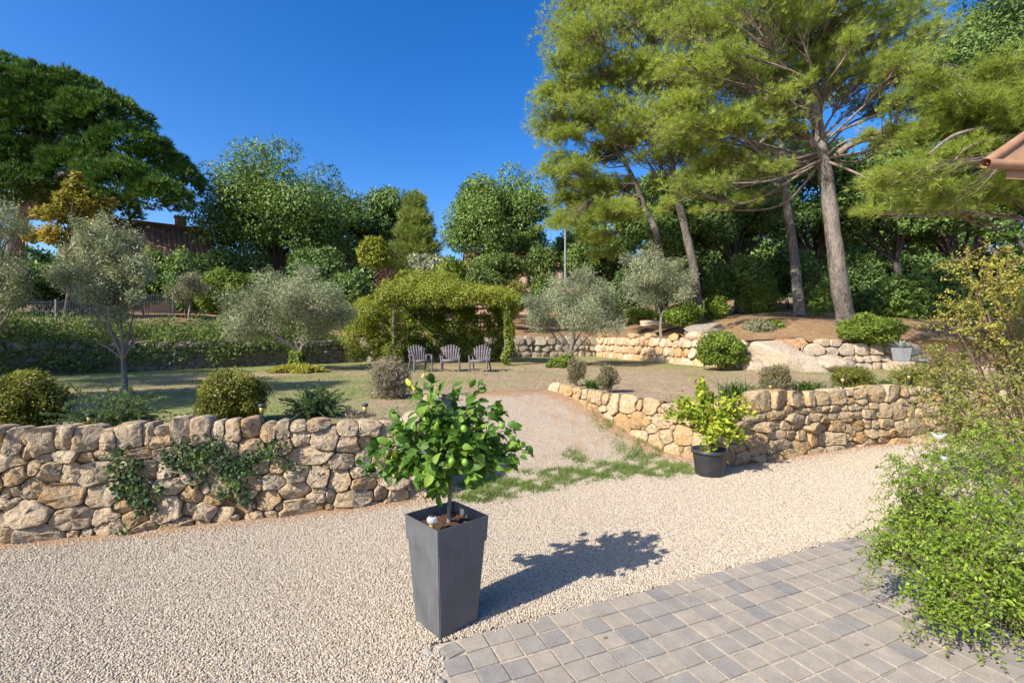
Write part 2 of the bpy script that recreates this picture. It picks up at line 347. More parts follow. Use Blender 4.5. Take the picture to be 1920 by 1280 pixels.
def sheet(name, x0, x1, y0, y1, step, inside, hf, mat, attrs, zoff=0.0):
    xs = np.arange(x0, x1 + step, step); ys = np.arange(y0, y1 + step, step)
    X, Y = np.meshgrid(xs, ys); Z = hf(X, Y) + zoff
    cx = (X[:-1, :-1] + X[1:, 1:]) / 2; cy = (Y[:-1, :-1] + Y[1:, 1:]) / 2
    m = inside(cx, cy); idx = np.arange(X.size).reshape(X.shape)
    F = np.stack([idx[:-1, :-1], idx[:-1, 1:], idx[1:, 1:], idx[1:, :-1]], -1)[m]
    used, inv = np.unique(F, return_inverse=True); V = np.stack([X, Y, Z], -1).reshape(-1, 3)[used]; F = inv.reshape(F.shape)
    me = mesh_np(name, V, F, smooth=True, attrs={k: f(V[:, 0], V[:, 1]) for k, f in attrs.items()})
    o = link(name, me, mat); return tag(o, kind='structure')
def near_dirt(x, y):
    d = np.minimum(dpoly(x, y, LW), dpoly(x, y, RW)); s = -.3 * x + .95 * y
    wd_ = np.where(s > 6.4, .5, .33); patch = .55 * sstep((s - 6.3) / .8) * (.5 + .5 * np.sin(x * 2.3 + 1.4 * np.sin(y * 2.1)))
    return np.maximum(np.maximum(.95 * np.exp(-(d / wd_) ** 2), .95 * sstep((s - 8.3) / .9)), patch)
zero = lambda x, y: np.zeros_like(x)
PAVE_A = R(23.4); PAVE_O = np.array([-.345, 3.13]) - .1625 * np.array([math.cos(R(23.4)), math.sin(R(23.4))])
pe = np.array([math.cos(PAVE_A), math.sin(PAVE_A)]); pn = np.array([pe[1], -pe[0]])
def pave_in(x, y, m=0.0):
    u = (x - PAVE_O[0]) * pe[0] + (y - PAVE_O[1]) * pe[1]; v = (x - PAVE_O[0]) * pn[0] + (y - PAVE_O[1]) * pn[1]
    return (u > m) & (v > m)
def in_front(x, y): return inpoly(x, y, FRONT) | (np.minimum(np.minimum(dpoly(x, y, LW), dpoly(x, y, RW)), dpoly(x, y, LR)) < .22)
sheet('gravel_yard', -12, 20, -2, 10.9, .11, in_front, lambda x, y: h_front(x, y) - .055 * pave_in(x, y, .02), M['gravel'], {'dirt': near_dirt})
def in_lawn(x, y):
    f = inpoly(x, y, FRONT); u = inpoly(x, y, UPPER)
    dw = np.minimum(np.minimum(dpoly(x, y, LW), dpoly(x, y, RW)), dpoly(x, y, LR))
    return ~f & (~u | (dpoly(x, y, BALL) < .3)) & (dw > .2) & (y < 27)
def lawn_green(x, y):
    g = .0 + .12 * np.exp(-((x + 2.8) / 2.2) ** 2 - ((y - 8.2) / 1.8) ** 2) + .12 * np.exp(-(dpoly(x, y, BALL) / 1.6) ** 2)
    return g + .02 - .12 * np.exp(-((x - 5) / 5) ** 2 - ((y - 11) / 2.5) ** 2) + .06 * (x < -3)
sheet('lawn', -24, 24, 2, 26, .2, in_lawn, h_lawn, M['lawn'], {'dirt': lambda x, y: .8 * np.exp(-(np.minimum(dpoly(x, y, LW), dpoly(x, y, RW)) / .55) ** 2), 'green': lawn_green}, .006)
def in_up(x, y): return inpoly(x, y, UPPER) & (dpoly(x, y, BALL) > .3)
sheet('hillside', -60, 60, 2, 60, .42, in_up, h_up, M['hillside'], {'dirt': zero, 'green': zero})
bt_ = norm(np.gradient(np.array(BALL), axis=0)); bp = [(x - .34 * t[1], y + .34 * t[0]) for (x, y), t in zip(BALL, bt_)]; m_ = len(bp)
bank = np.array([(x, y, .6) for x, y in bp] + [(x - .06 * t[1], y + .06 * t[0], float(h_up(np.array([x]), np.array([y]))[0]) + .01) for (x, y), t in zip(bp, bt_)])
bank = link('earth_bank', mesh_np('earth_bank', bank, [(i, i + 1, m_ + i + 1, m_ + i) for i in range(m_ - 1)]), M['earth']); tag(bank, kind='structure')
Vf, Ff = boxes([((0, 330, 4.9), (900, 560, .2))]); tag(link('far_ground', mesh_np('far_ground', Vf, Ff, attrs={'dirt': np.zeros(8), 'green': np.zeros(8)}), M['hillside']), kind='structure')
Vf, Ff = boxes([((0, -40, -.35), (400, 110, .2))]); tag(link('ground', mesh_np('ground', Vf, Ff, attrs={'dirt': np.zeros(8)}), M['gravel']), kind='structure')

# ------------------------------------------------------------------ paving
PU = .1625; rp = random.Random(5)
def paver_mesh(seed):
    r = random.Random(seed); bm = bmesh.new(); bmesh.ops.create_cube(bm, size=1)
    for v in bm.verts:
        v.co.x *= PU * .985 * (1 + r.uniform(-.015, .015)); v.co.y *= PU * .985 * (1 + r.uniform(-.015, .015)); v.co.z *= .06
        v.co.x += r.uniform(-.002, .002); v.co.y += r.uniform(-.002, .002)
    bmesh.ops.bevel(bm, geom=[e for e in bm.edges if all(v.co.z > 0 for v in e.verts)] + [e for e in bm.edges if abs(e.verts[0].co.z - e.verts[1].co.z) > .03], offset=.007, segments=2, affect='EDGES')
    me = bpy.data.meshes.new('paver'); bm.to_mesh(me); bm.free(); me.materials.append(M['paver']); return me
pv = [paver_mesh(i) for i in range(8)]
c4 = [PAVE_O - pe * .04 - pn * -.0, PAVE_O + pe * 9, PAVE_O + pe * 9 + pn * 5, PAVE_O - pe * .04 + pn * 5]
joint = plain('joint_sand', (.46, .39, .30), .95, .3, 30, .8)
paving = link('paving', mesh_np('paving', [(c[0], c[1], .004) for c in c4], [(0, 3, 2, 1)]), joint); tag(paving, kind='structure')
cnt = 0
for j in range(0, 15):
    for i in range(0, 36):
        c = PAVE_O + pe * (i + .5) * PU + pn * (j + .5) * PU
        px = 960 + FPX * c[0] / max(c[1], .1); py = HOR + FPX * CH / max(c[1], .1)
        if c[1] < .8 or px > 1975 or py > 1345 or cnt >= 299: continue
        o = link('paver', pv[rp.randrange(8)], parent=paving); cnt += 1
        o.location = (c[0] + rp.gauss(0, .0022), c[1] + rp.gauss(0, .0022), -.018 + rp.gauss(0, .0012))
        o.rotation_euler = (rp.gauss(0, .004), rp.gauss(0, .004), PAVE_A + rp.gauss(0, .012) + rp.choice((0, math.pi / 2, math.pi)))
        if i == 0 and j == 0: o.scale = (.8, .8, 1); o.location.x += .012; o.location.y -= .008; o.rotation_euler.z += .3
# mortar haunch at the paving corner
cq = np.random.default_rng(3); pts = np.stack([PAVE_O - pe * .05 + pn * (k * .05) - pe * .02 * cq.random() for k in range(14)])
V, F = tube(np.c_[pts, np.full(14, -.035)], .036 + .015 * cq.random(14), 7, cq, .25)
tag(link('mortar_haunch', mesh_np('mortar_haunch', V, F, smooth=True), plain('haunch_mortar', (.33, .31, .27), .95, .25, 12, .6), parent=paving))

# ------------------------------------------------------------------ dry stone walls, one object per stone
class Poly:
    def __init__(s, pl, side):
        s.p = np.array(pl, float); d = np.diff(s.p, axis=0); s.l = np.hypot(d[:, 0], d[:, 1]); s.c = np.concatenate([[0], np.cumsum(s.l)])
        s.t = d / s.l[:, None]; s.n = np.stack([s.t[:, 1], -s.t[:, 0]], -1) * side; s.L = s.c[-1]
    def pos(s, u):
        u = np.asarray(u, float); i = np.clip(np.searchsorted(s.c, u, 'right') - 1, 0, len(s.l) - 1)
        p = s.p[i] + s.t[i] * (u - s.c[i])[..., None]; n = s.n[i].copy()
        for k in range(1, len(s.l)):                   # round the normals over each corner
            t = np.clip((u - s.c[k]) / .3 * .5 + .5, 0, 1); m = (t > 0) & (t < 1)
            nn = norm(s.n[k - 1] * (1 - t)[..., None] + s.n[k] * t[..., None]); n = np.where(m[..., None], nn, n)
        return p, n
    def from_px(s, px, py):
        k = (px - 960) / FPX; best = None
        for i in range(len(s.l)):
            (x0, y0), t = s.p[i], s.t[i]; den = t[0] - k * t[1]
            if abs(den) < 1e-6: continue
            a = (k * y0 - x0) / den
            if -.02 <= a <= s.l[i] + .02:
                Y = y0 + a * t[1]
                if Y > 1 and (best is None or Y < best[1]): best = (s.c[i] + a, Y)
        if best is None: return None
        return best[0], CH - (py - HOR) / FPX * best[1], best[1]
def auto_sites(L, base, top, rng, h=(.13, .27), asp=(.9, 2.0), u0=0.0):
    S = []; v = 0.0; off = 0
    while True:
        ch = rng.uniform(*h); u = u0 + rng.uniform(-.2, .1)
        if v > 3: break
        any_ = False
        while u < L:
            wd = ch * rng.uniform(*asp); uc = u + wd / 2; b = base(uc); t = top(uc); z = b - .05 + v + ch / 2 + rng.normal() * .02
            if z < t - ch * .15: S.append((uc, z, wd / 2, ch / 2 * rng.uniform(.9, 1.12))); any_ = True
            u += wd
        v += ch
        if not any_: break
    return S
def stone_cells(S, rng, n, kmax=1.7, gap=.0025, pw=2.2):
    S = np.array(S); out = []
    for i, (u, v, a, b) in enumerate(S):
        near = np.where((np.abs(S[:, 0] - u) < 1.5 * (a + S[:, 2])) & (np.abs(S[:, 1] - v) < 1.5 * (b + S[:, 3])))[0]; near = near[near != i]
        th = (np.arange(n) + rng.uniform(-.25, .25, n)) / n * 2 * np.pi
        r = np.linspace(.25, 1.9, 60); X = u + a * np.cos(th)[:, None] * r; Y = v + b * np.sin(th)[:, None] * r
        ds = (np.abs((X - u) / a) ** pw + np.abs((Y - v) / b) ** pw) ** (1 / pw); ok = ds < kmax
        for j in near:
            uj, vj, aj, bj = S[j]; ok &= ds <= (np.abs((X - uj) / aj) ** pw + np.abs((Y - vj) / bj) ** pw) ** (1 / pw)
        k = np.where(ok.all(1), len(r) - 1, np.argmin(ok, 1)); rr = r[np.maximum(k - 1, 0)]
        rr = np.minimum(rr, .5 * (np.roll(rr, 1) + np.roll(rr, -1)) * 1.34)
        rr = .97 * rr + .015 * (np.roll(rr, 1) + np.roll(rr, -1)); rr *= 1 + rng.normal(size=n) * .018
        du = a * np.cos(th) * rr; dv = b * np.sin(th) * rr; ln = np.hypot(du, dv); f = np.maximum(1 - gap / ln, .5)
        out.append((u, v, du * f, dv * f))
    return out
def build_wall(name, label, poly, S, mat, core_mat, rng, core_top, base, n=18, depth=.26, proud=.036, group=None, umin=None, umax=None, core_back=.42, lean=.08, gap=.0025, kmax=1.7):
    p0, n0 = poly.pos(np.array([poly.L / 2])); root = empty(name, (p0[0, 0], p0[0, 1], float(base(poly.L / 2))), label, 'wall', group)
    ro = np.array(root.location)
    def W(u, v, d):
        p, nn = poly.pos(u); off = d - lean * v; return np.stack([p[:, 0] + nn[:, 0] * off, p[:, 1] + nn[:, 1] * off, v], -1)
    # core behind the stones
    us = np.linspace(umin if umin is not None else 0, umax if umax is not None else poly.L, max(4, int(poly.L / .25)))
    bt = np.array([base(u) - .2 for u in us]); tp = np.array([core_top(u) for u in us]); m = len(us)
    ring = [W(us, bt, np.full(m, -.065)), W(us, tp - .06, np.full(m, -.065)), W(us, tp, np.full(m, -.16)), W(us, tp, np.full(m, -core_back)), W(us, bt, np.full(m, -core_back))]
    V = np.concatenate(ring); F = [(k * m + i, k * m + i + 1, (k + 1) * m + i + 1, (k + 1) * m + i) for k in range(4) for i in range(m - 1)]
    co = link('core', mesh_np('core', V - ro, F), core_mat, root)
    num = 0; extra = []
    cells = stone_cells(S, rng, n, kmax, gap)
    for (u, v, du, dv) in cells:
        sz = min(np.abs(du).max(), np.abs(dv).max()); pr = proud * rng.uniform(.6, 1.35) * min(1.3, sz / .09 + .25); of = rng.normal() * .012
        tu, tv = rng.normal() * .16, rng.normal() * .16
        prof = [(.88, -depth), (1.0, -.05), (1.0, -.01), (.965, .55 * pr), (.88, .9 * pr), (.68, 1.0 * pr), (.36, 1.05 * pr)]
        rings = []; chips = [(rng.uniform(.5, 1.0), rng.uniform(0, 6.283), rng.uniform(.3, 1.6)) for _ in range(4)]; sx, sy = np.abs(du).max(), np.abs(dv).max()
        for f, d in prof:
            ru = du * f; rv = dv * f; jit = rng.normal(size=n) * min(.0075, sz * .07) * (d > 0)
            if d > 0: d = np.minimum.reduce([np.full(n, d)] + [pr * (c_ - k_ * (ru / sx * math.cos(a_) + rv / sy * math.sin(a_)) * .8) for c_, a_, k_ in chips])
            dd = d + of + (tu * ru + tv * rv + jit) * (np.min(d) > -.04)
            rings.append(W(u + ru, v + rv, dd))
        top = W(np.array([u]), np.array([v]), np.array([pr * min(1.02, min(c_ for c_, _, _ in chips)) + of]))
        V = np.concatenate(rings + [top]); K = len(prof); ctr = np.append(poly.pos(np.array([u]))[0][0], v)
        F = [(k * n + i, k * n + (i + 1) % n, (k + 1) * n + (i + 1) % n, (k + 1) * n + i) for k in range(K - 1) for i in range(n)]
        F += [((K - 1) * n + i, (K - 1) * n + (i + 1) % n, K * n, K * n) for i in range(n)]
        me = bpy.data.meshes.new('stone'); me.from_pydata((V - ctr).tolist(), [], [f if f[2] != f[3] else f[:3] for f in F])
        if num >= 298: extra.append((V - ro, [f for f in F])); continue
        me.polygons.foreach_set('use_smooth', np.ones(len(me.polygons), bool)); me.update()
        link('stone', me, mat, root, ctr - ro); num += 1
    if extra:
        VV, FF = join(extra); me = bpy.data.meshes.new('stones'); me.from_pydata(VV.tolist(), [], [tuple(f) if f[2] != f[3] else tuple(f[:3]) for f in FF.tolist()])
        tag(link('stones', me, mat, root), kind='stuff')
    return root
def px_sites(poly, lists):
    S = []
    for (ox, oy, sc, L) in lists:
        for cx, cy, wd, ht in L:
            a = poly.from_px(ox + cx / sc, oy + cy / sc); l = poly.from_px(ox + (cx - wd / 2) / sc, oy + cy / sc); r = poly.from_px(ox + (cx + wd / 2) / sc, oy + cy / sc)
            if a is None: continue
            hw = abs(r[0] - l[0]) / 2 if (l and r) else wd / sc / 2 * a[2] / FPX
            S.append((a[0], a[1], max(hw, .02), max(ht / sc / FPX * a[2] / 2, .02)))
    return S
LEFT6 = [(45,565,130,150),(140,615,70,90),(140,540,60,50),(250,560,180,150),(405,530,140,130),(540,535,190,130),(690,540,140,110),(840,520,170,140),(965,500,80,110),(1050,470,110,50),(1050,545,170,110),(1190,490,120,150),(1320,480,130,140),(1435,470,90,90),(1545,480,110,120),(1655,460,110,110),
(405,630,190,80),(275,640,100,60),(555,640,120,70),(700,620,200,70),(900,620,190,80),(1075,605,170,110),(1260,590,150,80),(1430,580,100,80),(1530,580,100,120),(1650,570,130,120),(70,745,160,160),(200,710,120,80),(320,740,160,120),(445,750,150,130),(620,750,220,160),(930,720,200,110),(1100,715,120,100),(1400,690,130,80),(1270,770,130,90),(810,730,100,100),(1250,680,150,80),
(30,890,70,110),(90,870,70,80),(195,850,160,130),(400,900,310,160),(660,890,210,160),(900,840,150,110),(1145,830,180,100),(1275,880,150,110),(1360,840,80,70),(1450,810,150,110),(1570,700,110,90),(1600,800,120,80),(1660,870,110,80),(1420,910,120,80),(1580,915,140,100),(1670,960,70,60),(800,830,80,70),(960,915,150,90),
(170,1005,340,165),(480,1040,270,145),(690,1030,190,115),(805,965,120,75),(910,1040,150,90),(1105,985,220,190),(1255,985,100,100),(1360,1000,160,110),(1530,1030,200,120),(1670,1050,100,100),(45,1150,110,100),(240,1140,300,100),(490,1140,90,60),(560,1140,80,50),(740,1100,180,120),(980,1090,140,70),(1190,1080,240,90),(1330,1070,90,50)]
LEFT7 = [(290,475,100,80),(385,475,90,100),(485,445,120,50),(625,435,140,60),(510,510,130,100),(670,520,190,150),(825,460,140,70),(825,555,150,110),(975,455,140,80),(1100,455,110,70),(950,530,110,70),(390,565,110,100),(570,625,290,110),(785,660,170,100),(680,690,50,40),(925,650,100,90),(1060,560,120,100),(360,690,120,90),(240,695,120,100),(485,740,150,100),(630,765,135,130),(770,790,140,140),(895,735,100,70),(1010,730,110,60),(330,795,150,100),(190,815,140,100),(935,810,160,90),(470,855,190,100),(640,850,90,50),(610,905,130,80),(715,885,60,100),(860,900,240,110),(1050,870,90,100),(1140,790,190,100),(1170,890,140,110),(290,920,180,140),(90,915,160,100),(175,960,60,70),(370,960,70,60),(315,1010,100,60),(200,1035,140,80),(510,970,310,130),(700,965,50,60),(800,980,140,40),(1000,965,120,60),(1100,930,60,50),(60,1030,130,100),(1310,790,110,100),(1240,740,80,60),(1300,880,120,100),(1240,830,50,50),(1220,650,100,90),(1310,690,90,80),(1180,600,100,90),(1290,590,110,90),(1230,500,120,90),(1350,500,110,90),(1400,610,90,90),(1400,870,80,80),(1390,730,80,80),(1070,650,120,70),(1440,800,70,80)]
rng = np.random.default_rng(11)
pl = Poly(LW, 1); S = px_sites(pl, [(0, 680, 3.556, LEFT6), (420, 680, 3.556, LEFT7)]); umin_px = min(s[0] - s[2] for s in S)
S += [s for s in auto_sites(umin_px - .02, lambda u: 0.0, lambda u: 1.0, rng, (.16, .3), u0=umin_px - 2.2)]
endu = max(s[0] + s[2] for s in S)
build_wall('dry_stone_wall', 'long rough limestone retaining wall with ivy patches, in front of two round box bushes', pl, S, M['stone_l'], M['earth'], rng, lambda u: .86, lambda u: 0.0, n=26, umin=umin_px - 2.3)
pr_ = Poly(LR, -1) if False else Poly(LR, 1)
bf = lambda P: (lambda u: float(h_front(*[np.array([c]) for c in P.pos(np.array([u]))[0][0]])[0]))
build_wall('dry_stone_wall', 'short limestone wall return beside the sloping path, behind the lemon tree', pr_, [s for s in auto_sites(pr_.L, bf(pr_), lambda u: .95, rng, (.14, .24))], M['stone_l'], M['earth'], rng, lambda u: .85, bf(pr_), n=14)
RF = [(150,280,100,110),(270,270,120,100),(370,270,130,90),(465,265,50,80),(545,260,110,80),(645,255,110,90),(745,265,60,70),(740,215,60,36),(800,222,90,60),(920,230,150,90),(1050,225,120,90),(1130,210,70,60),(1190,205,70,50),(320,325,70,60),(410,335,90,50),(500,325,100,40),(560,325,60,50),(635,318,90,55),(700,310,50,50),(770,310,90,50),(820,270,50,50),(850,295,60,50),(905,300,60,50),(1165,255,80,50),(1100,280,60,60),(180,380,80,60),(255,360,90,60),(365,405,130,110),(490,380,80,60),(560,390,80,80),(620,370,70,50),(700,375,100,70),(780,370,80,80),(875,355,110,60),(975,340,90,90),(1070,330,110,120),(1160,330,80,90),(1240,350,110,70),(200,430,110,60),(290,435,80,60),(510,450,170,70),(640,440,100,80),(440,400,50,60),(770,430,110,90),(725,460,90,100),(850,420,70,60),(910,430,60,70),(980,430,110,80),(1170,450,140,130),(1085,465,90,110),(1270,400,70,70),(1260,300,80,60),(1250,250,90,60),(1250,205,60,50),(220,500,110,60),(310,500,80,60),(400,505,80,80),(465,535,60,100),(590,530,180,90),(700,510,70,70),(800,520,100,80),(870,490,80,60),(950,480,80,60),(1350,400,90,60),(1360,450,80,40),(1020,480,50,60),(240,570,120,80),(380,580,100,80),(170,590,90,90),(90,600,110,70),(480,610,100,50),(610,600,110,60),(720,570,90,50),(850,555,120,50),(960,535,100,40),(1060,545,100,50),(1180,525,120,50),(80,390,110,70),(100,450,100,90),(60,520,150,110),(110,650,90,50),(290,625,110,50),(200,650,90,50),(60,320,80,80)]
RP = [(270,175,60,40),(310,205,70,70),(355,215,50,70),(400,225,60,70),(410,275,60,50),(455,275,60,80),(460,215,50,40),(485,235,50,50),(525,245,60,60),(570,255,60,60),(620,280,80,90),(680,285,60,70),(740,330,90,120),(850,330,130,110),(940,325,60,60),(1015,345,120,100),(520,320,90,80),(600,340,70,80),(675,345,50,50),(700,420,100,90),(620,415,50,60),(820,450,120,130),(880,400,50,30),(950,440,150,130),(1020,415,40,40),(1110,440,140,120),(975,490,40,30),(1035,500,90,80),(950,560,130,110),(1150,555,100,110),(1065,610,130,180),(1190,490,40,40),(1200,420,60,50),(1270,560,140,130),(1200,665,110,120),(1270,650,40,60),(1310,680,100,110),(1410,580,120,110),(1100,360,50,40),(1160,340,80,40),(1210,330,70,50),(1290,345,90,60),(1370,360,100,60),(1450,350,90,60),(1520,345,80,60),(1310,425,150,80),(1420,460,120,110),(1540,410,110,80),(1510,500,90,80),(1580,570,110,90),(1700,575,110,80),(1730,500,100,80),(1690,640,120,60),(1730,710,120,80),(1630,700,100,80),(1560,650,90,80),(1480,670,90,80),(1600,490,80,70),(1660,420,90,80),(1660,510,60,50),(1600,345,80,60),(1680,350,80,60),(1410,690,90,70)]
pl = Poly(RW, 1); S = px_sites(pl, [(1400, 680, 3.692, RF), (960, 680, 4.0, RP)]); um = max(s[0] for s in S) + .15
S += [(s[0] + um, s[1], s[2], s[3]) for s in auto_sites(3.0, lambda u: 0.0, lambda u: .95, rng, (.16, .28))]
def rtop(u): return .80 + .1 * sstep((u - 3.6) / 1.0) if u > 1 else .82
build_wall('dry_stone_wall', 'honey coloured limestone retaining wall turning the corner behind the potted ginkgo', pl, S, M['stone_r'], M['earth'], rng, lambda u: float(rtop(u)), bf(pl), n=24, umax=um + 3, gap=.007)
def hl(P): return lambda u: float(h_lawn(*[np.array([c]) for c in P.pos(np.array([u]))[0][0]])[0])
def topw(P, base, seed, add=1.0, amp=.05):
    return lambda u: base(u) + add + amp * math.sin(u * 1.7 + seed) + amp * math.sin(u * 3.9 + 2 * seed)
for pts, lab, mt, cm, hgt, hs, u0, nn in (
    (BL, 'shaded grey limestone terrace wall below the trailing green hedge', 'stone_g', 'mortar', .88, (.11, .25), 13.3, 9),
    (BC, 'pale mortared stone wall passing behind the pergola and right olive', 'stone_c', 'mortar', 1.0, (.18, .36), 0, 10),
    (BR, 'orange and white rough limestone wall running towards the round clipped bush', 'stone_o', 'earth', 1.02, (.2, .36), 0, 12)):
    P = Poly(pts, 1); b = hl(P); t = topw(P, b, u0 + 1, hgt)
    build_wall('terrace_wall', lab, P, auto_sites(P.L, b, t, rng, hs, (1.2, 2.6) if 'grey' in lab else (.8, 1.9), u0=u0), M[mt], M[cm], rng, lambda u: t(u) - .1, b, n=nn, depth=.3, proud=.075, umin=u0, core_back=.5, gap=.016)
P = Poly([(9.6, 15.35), (11.4, 15.6), (13.4, 15.9)], 1); b = hl(P)
build_wall('terrace_wall', 'white limestone block wall between the big pale boulder and the agave pot', P, auto_sites(P.L, b, lambda u: b(u) + .85 + .06 * math.sin(u * 3), rng, (.2, .34), (1.0, 2.2)), M['stone_p'], M['earth'], rng, lambda u: b(u) + .7, b, n=12, core_back=.6, gap=.014, proud=.06)
P = Poly([(13.5, 16.4), (16.5, 17), (20, 17.6)], 1); b = hl(P)
build_wall('terrace_wall', 'low grey stone wall right of the agave pot, under the dark wood', P, auto_sites(P.L, lambda u: b(u) + .0, lambda u: b(u) + .92, rng, (.16, .3), (1.0, 2.2)), M['stone_c'], M['mortar'], rng, lambda u: b(u) + .8, b, n=10, core_back=.6, gap=.014, proud=.06)

# ------------------------------------------------------------------ boulders
def rock(name, label, c, r, mat, seed, tilt=(0, 0, 0), group=None, sub=4):
    g = np.random.default_rng(seed); bm = bmesh.new(); bmesh.ops.create_icosphere(bm, subdivisions=sub, radius=1)
    V = np.array([v.co[:] for v in bm.verts]); F = np.array([[v.index for v in f.verts] for f in bm.faces]); bm.free()
    for k in range(26):                       # chip flat faces
        d = runit(g, 1)[0]; t = g.uniform(.55, .88); s = V @ d; V = V - np.clip(s - t, 0, None)[:, None] * d * .9
    for f, a in ((2.3, .07), (5.1, .045), (11, .025), (23, .012)):
        ph = g.uniform(0, 6, (3, 3)); V = V * (1 + a * sum(np.sin(f * (V @ runit(g, 1)[0]) + ph[i, 0]) for i in range(3)))[:, None]
    V = V * np.array(r); me = mesh_np(name, V, F, smooth=True)
    o = link(name, me, mat, loc=tuple(c)); o.rotation_euler = tilt; return tag(o, label, 'rock', group)
def rk(label, px, py, Y, r, seed, mat='stone_p', tilt=(0, 0, 0)):
    p = P3(px, py, Y); return rock('boulder', label, p, r, M[mat], seed, tilt)
rk('largest pale limestone slab sloping down beside the round clipped bush', 1475, 672, 15.2, (1.45, .8, .60), 1, tilt=(R(15), R(14), R(-10)))
rk('pale rounded boulder against the white block wall', 1562, 684, 15.0, (.95, .6, .42), 2, tilt=(0, R(10), 0))
rk('small pale rock at the lower end of the big slab', 1412, 686, 15.2, (.55, .4, .38), 3)
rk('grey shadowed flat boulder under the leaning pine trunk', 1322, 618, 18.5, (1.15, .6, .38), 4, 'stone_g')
rk('flat white rock beside the slim olive trunk', 1230, 610, 21.5, (.95, .6, .22), 5)
rk('small pale stone on the brown bank near the pine', 1476, 628, 18.0, (.4, .35, .28), 6, 'stone_c')
rk('white block of stone on the terrace edge behind the myrtle', 1830, 700, 14.0, (.75, .4, .3), 7)
o = rock('white_lump', 'white crumpled lump lying at the right end of the honey wall', P3(1762, 817, 9.1), (.2, .14, .09), M['white'], 8, sub=2)
o = rock('white_lump', 'smaller white lump on gravel among the jasmine shoots', P3(1770, 860, 7.7), (.13, .12, .08), M['white'], 9, sub=2)

# ------------------------------------------------------------------ foliage builders
def leaves(P, D, Nn, L, Wd):
    D = norm(D); S = norm(np.cross(D, Nn)); Q = np.cross(S, D); n = len(P); L = np.broadcast_to(L, n)[:, None]; Wd = np.broadcast_to(Wd, n)[:, None]
    mid = P + D * L * .48
    V = np.stack([P, mid + S * Wd * .5 + Q * Wd * .14, P + D * L - Q * Wd * .15, mid - S * Wd * .5 + Q * Wd * .14], 1).reshape(-1, 3)
    return V, np.arange(4 * n).reshape(n, 4)
def leaf_mesh(name, P, D, Nn, L, Wd, var, ro):
    if np.mean(P[:, 1]) > 8:                 # small in view: one triangle per leaf
        D = norm(D); S = norm(np.cross(D, Nn)); n = len(P); L = np.broadcast_to(L, n)[:, None]; Wd = np.broadcast_to(Wd, n)[:, None]
        V = np.stack([P - S * Wd * .5, P + S * Wd * .5, P + D * L], 1).reshape(-1, 3); return mesh_np(name, V - ro, np.arange(3 * n).reshape(n, 3), np.repeat(var, 3))
    V, F = leaves(P, D, Nn, L, Wd); return mesh_np(name, V - ro, F, np.repeat(var, 4))
def blob_points(g, clumps, n, shell=(.55, 1.0), flat=1.0):
    """points on many small clumps; returns P, outward U, clump id"""
    c = np.array([k[0] for k in clumps], float); r = np.array([np.broadcast_to(k[1], 3) for k in clumps], float)
    wgt = (r.prod(1)) ** (2 / 3); idx = g.choice(len(c), n, p=wgt / wgt.sum()); U = runit(g, n)
    f = g.uniform(shell[0], shell[1], n) ** .7
    return c[idx] + U * r[idx] * f[:, None], U, idx
def clump_set(g, c, R3, n, cr, inner=.55, low=-.5, jit=.25, up=0.0):
    """n clump centres spread through an ellipsoid"""
    out = []
    while len(out) < n:
        u = runit(g, 1)[0]
        if u[2] < low: continue
        f = g.uniform(inner, 1.0); k = cr * g.uniform(1 - jit, 1 + jit)
        out.append((np.asarray(c) + u * f * np.asarray(R3) * (1 - .0), (k, k, k * .8)))
    return out
def foliage(g, clumps, n, L, Wd, droop=.25, shell=(.5, 1.0), nbias=1.2):
    P, U, idx = blob_points(g, clumps, n, shell)
    D = norm(U * .5 + runit(g, n) + np.array([0, 0, -droop])); Nn = norm(U * nbias + np.array([-.25, -.2, .6]) + runit(g, n) * .7)
    cv = g.uniform(-.22, .22, len(clumps)); var = np.clip(.5 + cv[idx] + g.normal(size=n) * .22, 0, 1)
    s = g.uniform(.7, 1.3, n); return P, D, Nn, L * s, Wd * s, var
def limbs(g, base, fork, tips, r0, k=8, bend=.15, taper=.25):
    parts = []; base = np.asarray(base, float); fork = np.asarray(fork, float)
    ln = np.linalg.norm(fork - base); mid = (base + fork) / 2 + g.normal(size=3) * bend * .25 * ln * np.array([1, 1, .2])
    T = curve_pts([base, mid, fork], 6); parts.append(tube(T, np.linspace(r0 * 1.25, r0 * .8, len(T)) * np.where(np.arange(len(T)) == 0, 1.25, 1), k, g, .05))
    for t in tips:
        t = np.asarray(t, float); l2 = np.linalg.norm(t - fork); m = fork * .55 + t * .45 + g.normal(size=3) * bend * l2 * .5 + np.array([0, 0, .06 * l2])
        Q = curve_pts([fork - (fork - base) * .03, m, t], 6); parts.append(tube(Q, np.linspace(r0 * .6, r0 * .07, len(Q)), 6, g, .04))
    return join(parts)
def tree(name, label, base, clumps, n, L, Wd, mat, bark, r0, fork, seed, group=None, ntips=9, cat='tree', shell=(.5, 1.0), droop=.25, extra=None):
    g = np.random.default_rng(seed); base = np.asarray(base, float); root = empty(name, base, label, cat, group)
    tips = [clumps[i][0] for i in g.choice(len(clumps), min(ntips, len(clumps)), replace=False)]
    V, F = limbs(g, base - [0, 0, .1], fork, tips, r0)
    link('trunk', mesh_np('trunk', V - base, F, smooth=True), M[bark], root)
    P, D, Nn, l, ww, var = foliage(g, clumps, n, L, Wd, droop, shell)
    link('crown', leaf_mesh('crown', P, D, Nn, l, ww, var, base), M[mat], root)
    return root
